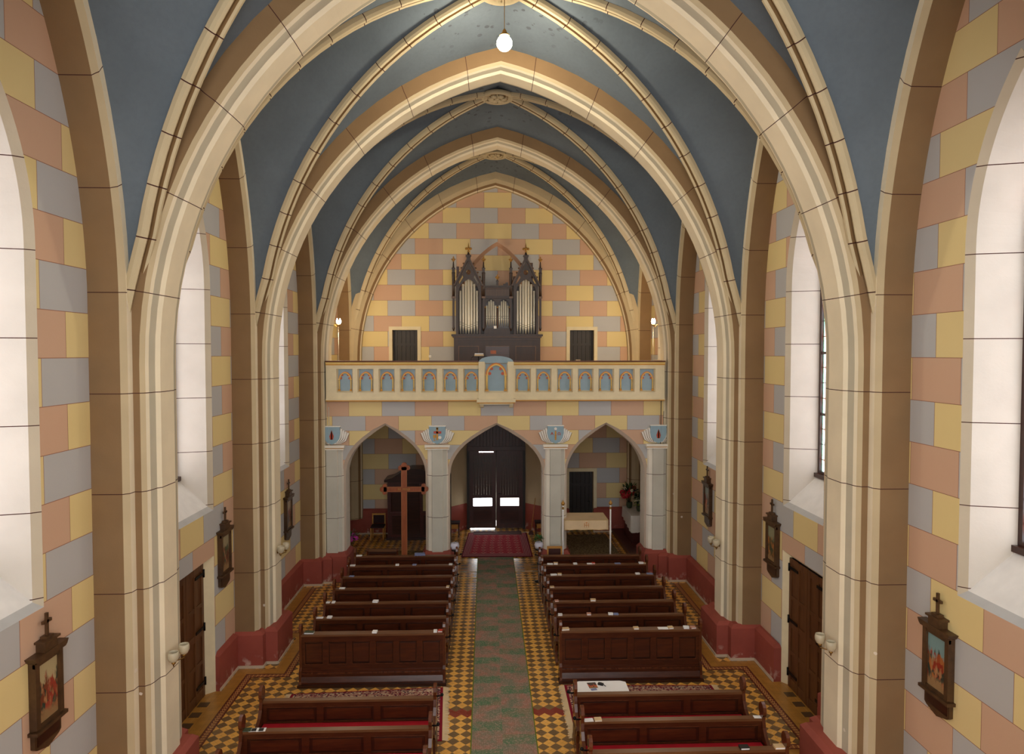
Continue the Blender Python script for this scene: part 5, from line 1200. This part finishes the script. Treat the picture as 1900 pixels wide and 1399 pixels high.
# ------------------------------------------------------------------ big wooden cross
p = at_y(750, 900, 19.0); cx_ = p.x; zt_ = at_y(750, 858, 19.0).z; za = at_y(750, 907.5, 19.0).z
r = empty('standing_cross', (cx_, 19.0, 0)); tag(r, 'tall orange-brown wooden cross with trefoil ends before the left arch', 'cross')
def trefoil(mb, cx0, cz, ang, m, s, y0, y1):
    pts = []
    for c_, rr, a0, a1 in (((0, -.085), .065, -150, 15), ((.06, 0), .075, -62, 62), ((0, .085), .065, -15, 150)):
        for k in range(9):
            a = math.radians(a0 + (a1 - a0) * k / 8); pts.append((c_[0] + rr * cos(a) * (1.0), c_[1] + rr * sin(a)))
    P = [(cx0 + s * (x * cos(ang) - y * sin(ang)), cz + s * (x * sin(ang) + y * cos(ang))) for x, y in pts]
    mb.prism(P if area2(P) > 0 else P[::-1], y0, y1, m, 'y')
hl = (at_y(796, 908, 19.0).x - at_y(704, 908, 19.0).x) / 2
m = MB(); m.box(-.07, .07, -.03, .03, 0, zt_ - .12, 'crosswood'); trefoil(m, 0, zt_ - .15, pi / 2, 'crosswood', 1.1, -.03, .03); m.build('upright', r)
m = MB(); m.box(-hl + .12, hl - .12, -.035, .025, za - .065, za + .065, 'crosswood'); trefoil(m, hl - .15, za, 0, 'crosswood', 1.0, -.035, .025); trefoil(m, -hl + .15, za, pi, 'crosswood', 1.0, -.035, .025); m.build('crossbar', r)
e = MB()
for s in (-1, 1):
    e.box(s * .07 - .01, s * .07 + .01, -.036, -.028, .3, za - .07, 'crossedge'); e.box(s * .07 - .01, s * .07 + .01, -.036, -.028, za + .07, zt_ - .2, 'crossedge')
    for q in (-1, 1): e.box(*sorted((s * .09, s * (hl - .2))), -.041, -.033, za + q * .062 - .008, za + q * .062 + .008, 'crossedge')
e.build('edge_moulding', r)
fc = bpy.data.curves.new('lettering', 'FONT'); fc.body = 'SV. MISIJE'; fc.size = .085; fc.align_x = 'CENTER'; fc.align_y = 'CENTER'; fc.extrude = .002; fc.materials.append(M['gold'])
fto = bpy.data.objects.new('lettering_curve', fc); C.objects.link(fto); bpy.context.view_layer.update(); fme = bpy.data.meshes.new_from_object(fto.evaluated_get(bpy.context.evaluated_depsgraph_get())); bpy.data.objects.remove(fto)
ft = bpy.data.objects.new('lettering', fme); C.objects.link(ft); ft.parent = r; ft.location = (0, -.039, za); ft.rotation_euler = (pi / 2, 0, 0)

# ------------------------------------------------------------------ canopy on four poles
fx0, fx1 = at_y(1044.5, 1000, 19.12).x, at_y(1132.5, 1000, 19.12).x; ztop = at_y(1050, 966, 19.12).z
r = empty('processional_canopy', ((fx0 + fx1) / 2, 19.12, 0)); tag(r, 'cream cloth procession canopy on white poles right of the right pillar', 'canopy'); hw = (fx1 - fx0) / 2; D_ = .95; D_ = 1.0
for s in (-1, 1):
    for y, zp in ((0, at_y(1044, 936, 19.12).z),):
        m = MB(); m.lathe([(.022, 0), (.022, zp)], 'white', 10, Matrix.Translation((s * hw, y, 0))); m.lathe([(.027, .38), (.027, .42)], 'gold', 10, Matrix.Translation((s * hw, y, 0))); o = m.build('pole', r)
        if y == 0: f = MB(); f.lathe([(.02, zp - .15), (.03, zp - .1), (.015, zp - .04), (.05, zp + .0), (.055, zp + .04), (.03, zp + .07), (.008, zp + .11), (.002, zp + .14)], 'gold', 12, Matrix.Translation((s * hw, y, 0))); f.build('finial', o)
m = MB(); rows = []
for i in range(7): rows.append([(-hw + .05 + (2 * hw - .1) * j / 12, .05 + (D_ - .1) * i / 6, ztop - .03 * sin(pi * i / 6) * sin(pi * j / 12) ** .5 * 1.0) for j in range(13)])
m.grid(rows, 'canopy'); m.build('canopy_cloth', r)
m = MB(); loop = []
for (a, b) in (((-hw + .05, .05), (hw - .05, .05)), ((hw - .05, .05), (hw - .05, D_ - .05)), ((hw - .05, D_ - .05), (-hw + .05, D_ - .05)), ((-hw + .05, D_ - .05), (-hw + .05, .05))):
    for k in range(14): t = k / 14; loop.append((a[0] + (b[0] - a[0]) * t, a[1] + (b[1] - a[1]) * t))
bot = []
for k, (a, b) in enumerate(loop): w = .012 * sin(k * 2.1); bot.append((a + (w if abs(b - .05) > .01 and abs(b - D_ + .05) > .01 else 0), b - .02 + w, ztop - .28 - .006 * sin(k * 1.3)))
m.grid([bot, [(a, b, ztop) for a, b in loop]], 'canopy', closed=True); m.build('valance', r)
m = MB(); n = len(bot); m.tube([(a, b - .004, z + .012) for a, b, z in bot] + [(bot[0][0], bot[0][1], bot[0][2] + .012)], .006, 'fringe', 5, cap=False); m.tube([(a, b - .002, ztop - .004) for a, b in loop] + [(loop[0][0], loop[0][1], ztop)], .006, 'fringe', 5, cap=False); m.build('braid_trim', r)
m = MB() # embroidered monogram on the valance
for pts in ([(-.06, -.2), (-.06, -.08)], [(0, -.2), (0, -.05)], [(.06, -.2), (.06, -.08)], [(-.06, -.14), (.06, -.14)], [(-.03, -.07), (.03, -.07)]): m.tube([(a, .022, ztop + b) for a, b in pts], .006, 'orange', 5)
m.build('monogram', r)

# ------------------------------------------------------------------ confessional, chairs and stools under the gallery
r = empty('confessional', (-2.72, 23.55, 0)); tag(r, 'dark wooden confessional with pale curtains under the left arch', 'confessional')
m = MB(); m.box(-.95, .95, .0, .75, .06, 2.0, 'kneel'); m.box(-1.0, 1.0, -.05, .78, 0, .08, 'pewdark'); m.build('body', r)
m = MB(); P = [(-1.05, 2.0), (1.05, 2.0), (1.05, 2.08), (.8, 2.14), (.5, 2.32), (.2, 2.45), (-.2, 2.45), (-.5, 2.32), (-.8, 2.14), (-1.05, 2.08)]; m.prism(P, -.08, .78, 'pewdark', 'y'); m.build('pediment', r)
for x0, x1 in ((-.85, -.35), (.22, .85)):
    m = MB(); m.box(x0, x1, -.03, 0, .12, .95, 'kneel'); m.box(x0 + .06, x1 - .06, -.04, -.03, .2, .85, 'pewdark'); m.build('panel', r)
m = MB(); m.box(-.28, .15, -.02, 0, .1, 1.95, 'pewdark'); m.build('centre_door', r)
for x0, x1 in ((-.82, -.38), (.26, .52), (.57, .83)):
    m = MB(); rows = [[(x0 + (x1 - x0) * k / 12, -.03 - .012 * (k % 2), z) for k in range(13)] for z in (1.0, 1.62)]; m.grid(rows, 'curtain' if x0 > 0 else 'pewdark'); m.build('curtain', r)
def chair(x, y, rz, m_, lb, h=.85, w=.42, seat='fabric', dp=.42):
    r = empty('chair', (x, y, 0), rz); tag(r, lb, 'chair'); s = w / 2
    for a in (-1, 1):
        m = MB(); m.box(a * s - .02, a * s + .02, -.02, .02, 0, h, m_); m.build('leg', r); m = MB(); m.box(a * s - .02, a * s + .02, -dp, -dp + .04, 0, .43, m_); m.build('leg', r)
    m = MB(); m.box(-s - .01, s + .01, -dp - .01, .0, .43, .48, seat); m.build('seat', r)
    m = MB(); m.box(-s, s, -.02, .015, h - .06, h, m_); m.box(-s + .02, s - .02, -.015, .01, h * .6, h - .06, seat); m.build('backrest', r)
    m = MB(); m.box(-s, s, -dp + .01, -dp + .03, .2, .23, m_); m.build('stretcher', r)
    return r
chair(-4.02, 23.9, 0, 'chairwood', 'light-framed chair with dark seat left of the confessional')
p = at_y(1028.5, 1012, 18.98); chair(p.x, 18.9, pi, 'chairwood', 'yellow wooden chair back against the base of the right pillar', p.z, .38, 'redwood', .31)
def stool(x, y, lb):
    r = empty('stool', (x, y, 0)); tag(r, lb, 'stool', 'stools beside the entrance')
    m = MB(); m.box(-.2, .2, -.17, .17, .46, .52, 'fabric'); m.build('seat', r)
    for a in (-1, 1):
        for b in (-1, 1): m = MB(); m.box(a * .16 - .02, a * .16 + .02, b * .13 - .02, b * .13 + .02, 0, .46, 'pew'); m.build('leg', r)
    m = MB(); m.box(-.16, .16, -.15, -.12, .3, .46, 'chairwood'); m.build('apron', r)
stool(-1.42, 23.95, 'dark-topped stool left of the entrance rug'); stool(1.60, 23.95, 'dark-topped stool right of the entrance rug')
r = empty('broom', (1.28, 24.1, 0)); tag(r, 'long stick leaning in the corner right of the entrance door', 'broom')
m = MB(); m.tube([(0, 0, .1), (.16, .2, 1.25)], .013, 'chairwood', 6); m.build('handle', r)
m = MB(); m.prism([(-.1, 0), (.1, 0), (.05, .14), (-.05, .14)], -.02, .02, 'kneel', 'y'); m.build('brush', r)

# ------------------------------------------------------------------ flowers
def blossom(mb, c, r, m, n=6):
    c = Vector(c)
    for k in range(n): a = k * 2 * pi / n; mb.ball(c + Vector((cos(a) * r * .55, -.2 * r, sin(a) * r * .55)), r * .5, m, 6, (1, .6, 1))
    mb.ball(c + Vector((0, -r * .4, 0)), r * .3, 'gold', 6)
def leaves(mb, c, R, n, m, ln=.16):
    c = Vector(c)
    for k in range(n):
        d = Vector((random.uniform(-1, 1), random.uniform(-1, 1), random.uniform(-.3, 1))).normalized(); b = c + d * R * random.uniform(.2, .8); t = b + d * ln; s = d.cross(Vector((0, 0, 1)))
        s = (s.normalized() if s.length > .01 else Vector((1, 0, 0))) * ln * .2; mdl = (b + t) / 2 + Vector((0, 0, .015)); mb.face([b, mdl + s, t, mdl - s], m); mb.face([b - Vector((0, 0, .004)), mdl - s - Vector((0, 0, .004)), t - Vector((0, 0, .004)), mdl + s - Vector((0, 0, .004))], m)
def bouquet(name, loc, lb, specs, pot=None, h=.2):
    r = empty(name, loc); tag(r, lb, 'flowers')
    if pot: m = MB(); m.lathe([(.06, 0), (.09, .02), (.11, h * .6), (.10, h)], pot, 14); m.build('vase', r)
    st = MB(); fl_ = MB(); lf = MB()
    for (n, m_, rad, R, cz, lm, nl) in specs:
        for k in range(n):
            a = random.uniform(0, 2 * pi); rr = R * sqrt(random.random()); c = Vector((rr * cos(a), rr * sin(a) * .7, cz + random.uniform(-.5, .5) * R)); blossom(fl_, c, rad, m_); st.tube([(0, 0, h * .8), c], .005, 'leafdark', 4)
        leaves(lf, (0, 0, cz), R * 1.1, nl, lm)
    st.build('stems', r); fl_.build('blossoms', r); lf.build('foliage', r, fix=False); return r
# side altar table at the right wall
r = empty('altar_step', (4.68, 22.5, 0)); tag(r, 'low dark red wooden platform along the right wall under the gallery', 'platform')
m = MB(); m.box(-.50, .58, -1.75, 1.75, 0, .15, 'kneel'); m.build('platform', r)
ax0, ay0, ay1, az = 4.46, 22.25, 23.75, 1.08
r = empty('side_altar', ((ax0 + 5.25) / 2, (ay0 + ay1) / 2, .15)); tag(r, 'side altar table at the right wall under the gallery', 'altar'); hx, hy = (5.25 - ax0) / 2, (ay1 - ay0) / 2
m = MB(); m.box(-hx + .05, hx, -hy + .05, hy - .05, 0, az - .20, 'kneel'); m.box(-hx, hx, -hy, hy, az - .20, az - .16, 'kneel'); m.build('body', r)
L = []
for (a, b) in (((-hx, hy), (-hx, -hy)), ((-hx, -hy), (hx, -hy))):
    for k in range(16): t = k / 16; L.append((a[0] + (b[0] - a[0]) * t, a[1] + (b[1] - a[1]) * t))
L.append((hx, -hy)); m = MB(); up = [(a - (.015 if i <= 16 else 0), b - (.015 if i >= 16 else 0), 0) for i, (a, b) in enumerate(L)]
dn_ = [(a - (.03 + .02 * sin(i * 1.9) if i <= 16 else 0), b - (.03 + .02 * sin(i * 1.9) if i >= 16 else 0), -(.34 + .22 * min(1, i / 16)) if i <= 20 else -.56 + .02 * (i - 20)) for i, (a, b) in enumerate(L)]
m.grid([dn_, up], 'cloth'); m.face([(-hx - .015, -hy - .015, 0), (hx, -hy - .015, 0), (hx, hy, 0), (-hx - .015, hy, 0)], 'cloth')
o = m.build('altar_cloth', loc=(r.location.x, r.location.y, az + .0)); tag(o, 'white lace cloth over the side altar at the right wall', 'altar cloth')
bouquet('flower_bouquet', (4.62, 23.4, az + .004), 'red and white flower arrangement at the far end of the side altar', [(14, 'redflower', .09, .30, .52, 'leafdark', 60), (3, 'whiteflower', .06, .3, .6, 'leaf', 30)], 'bookgreen')
bouquet('flower_bouquet', (4.85, 22.85, az + .004), 'dark green foliage with lime leaves in the middle of the side altar', [(4, 'whiteflower', .05, .16, .4, 'leafdark', 70), (2, 'whiteflower', .04, .15, .25, 'lime', 24)], 'bookgreen')
bouquet('flower_bouquet', (4.98, 22.38, az + .004), 'cream flowers at the near end of the side altar', [(14, 'whiteflower', .085, .15, .42, 'leaf', 24)], 'bookbeige')
bouquet('potted_flowers', (4.75, 21.3, .154), 'cream flowers on the platform below the side altar', [(8, 'whiteflower', .08, .14, .28, 'leaf', 30)], 'bookgreen', .15)
# white statue above the altar, mostly behind the half pillar
def statue(x, y, z, lb, h=1.0, m_='whitepaint', base=True):
    r = empty('statue', (x, y, z)); tag(r, lb, 'statue')
    m = MB(); m.lathe([(.14, 0), (.17, .02), (.16, .3 * h), (.13, .55 * h), (.12, .68 * h), (.10, .78 * h), (.05, .82 * h), (.045, .85 * h)], m_, 16); m.ball((0, 0, .91 * h), .075 * h, m_, 12, (.85, .9, 1.2)); m.build('figure', r)
    for s in (-1, 1): a = MB(); a.tube([(s * .12, 0, .76 * h), (s * .17, -.06, .6 * h), (s * .04, -.15, .62 * h)], [.045, .04, .025], m_, 8); a.build('arm', r)
    b = MB(); b.lathe([(.18, -.12), (.20, -.1), (.16, -.02), (.16, 0)], 'plaster', 16); b.build('base', r); return r
m = MB(); m.box(-.12, .25, -.22, .22, -.1, 0, 'plaster'); m.prism([(-.02, -.35), (.25, -.35), (.25, -.1), (-.12, -.1)], -.12, .12, 'plaster', 'y'); o = m.build('wall_console', loc=(5.13, 22.4, 2.1)); tag(o, 'pale wall bracket carrying the white statue on the right', 'bracket')
statue(5.08, 22.4, 2.22, 'white robed statue on a bracket above the side altar', 1.2)
m = MB(); m.box(-.25, .15, -.2, .2, -.12, 0, 'plaster'); m.prism([(-.25, -.35), (-.05, -.35), (.15, -.12), (-.25, -.12)], -.12, .12, 'plaster', 'y'); o = m.build('wall_console', loc=(-5.05, 22.2, 1.95)); tag(o, 'pale bracket on the left wall under the gallery', 'bracket')
statue(-4.98, 22.2, 2.07, 'small statue in white on the left bracket under the gallery', .8)
bouquet('potted_flowers', (-4.45, 21.1, .0), 'magenta flowers beside the left half pillar', [(12, 'magenta', .07, .22, .75, 'leaf', 30)], 'bookgreen', .45)
for sx, lb in ((-1, 'white pot with a plant on a stand by the aisle side of the left pillar'), (1, 'white pot with green leaves on a stand by the aisle side of the right pillar')):
    x = sx * 1.17 + .01; st = empty('plant_stand', (x, 19.07, 0)); tag(st, 'slim dark stand by the aisle side of the %s pillar' % ('left' if sx < 0 else 'right'), 'stand')
    m = MB(); m.lathe([(.11, 0), (.11, .02), (.02, .05), (.02, .88), (.10, .90), (.10, .92)], 'iron', 12); m.build('stand', st)
    r = empty('potted_plant', (x, 19.07, .924)); tag(r, lb, 'plant'); m = MB(); m.lathe([(.05, 0), (.10, .03), (.125, .12), (.10, .2), (.09, .2)], 'plasticwhite', 14); m.build('pot', r)
    if sx > 0: m = MB(); leaves(m, (0, .0, .26), .12, 40, 'leaf', .12); m.build('foliage', r, fix=False)
    else: m = MB(); leaves(m, (0, 0, .2), .06, 10, 'leafdark', .06); m.build('foliage', r, fix=False)
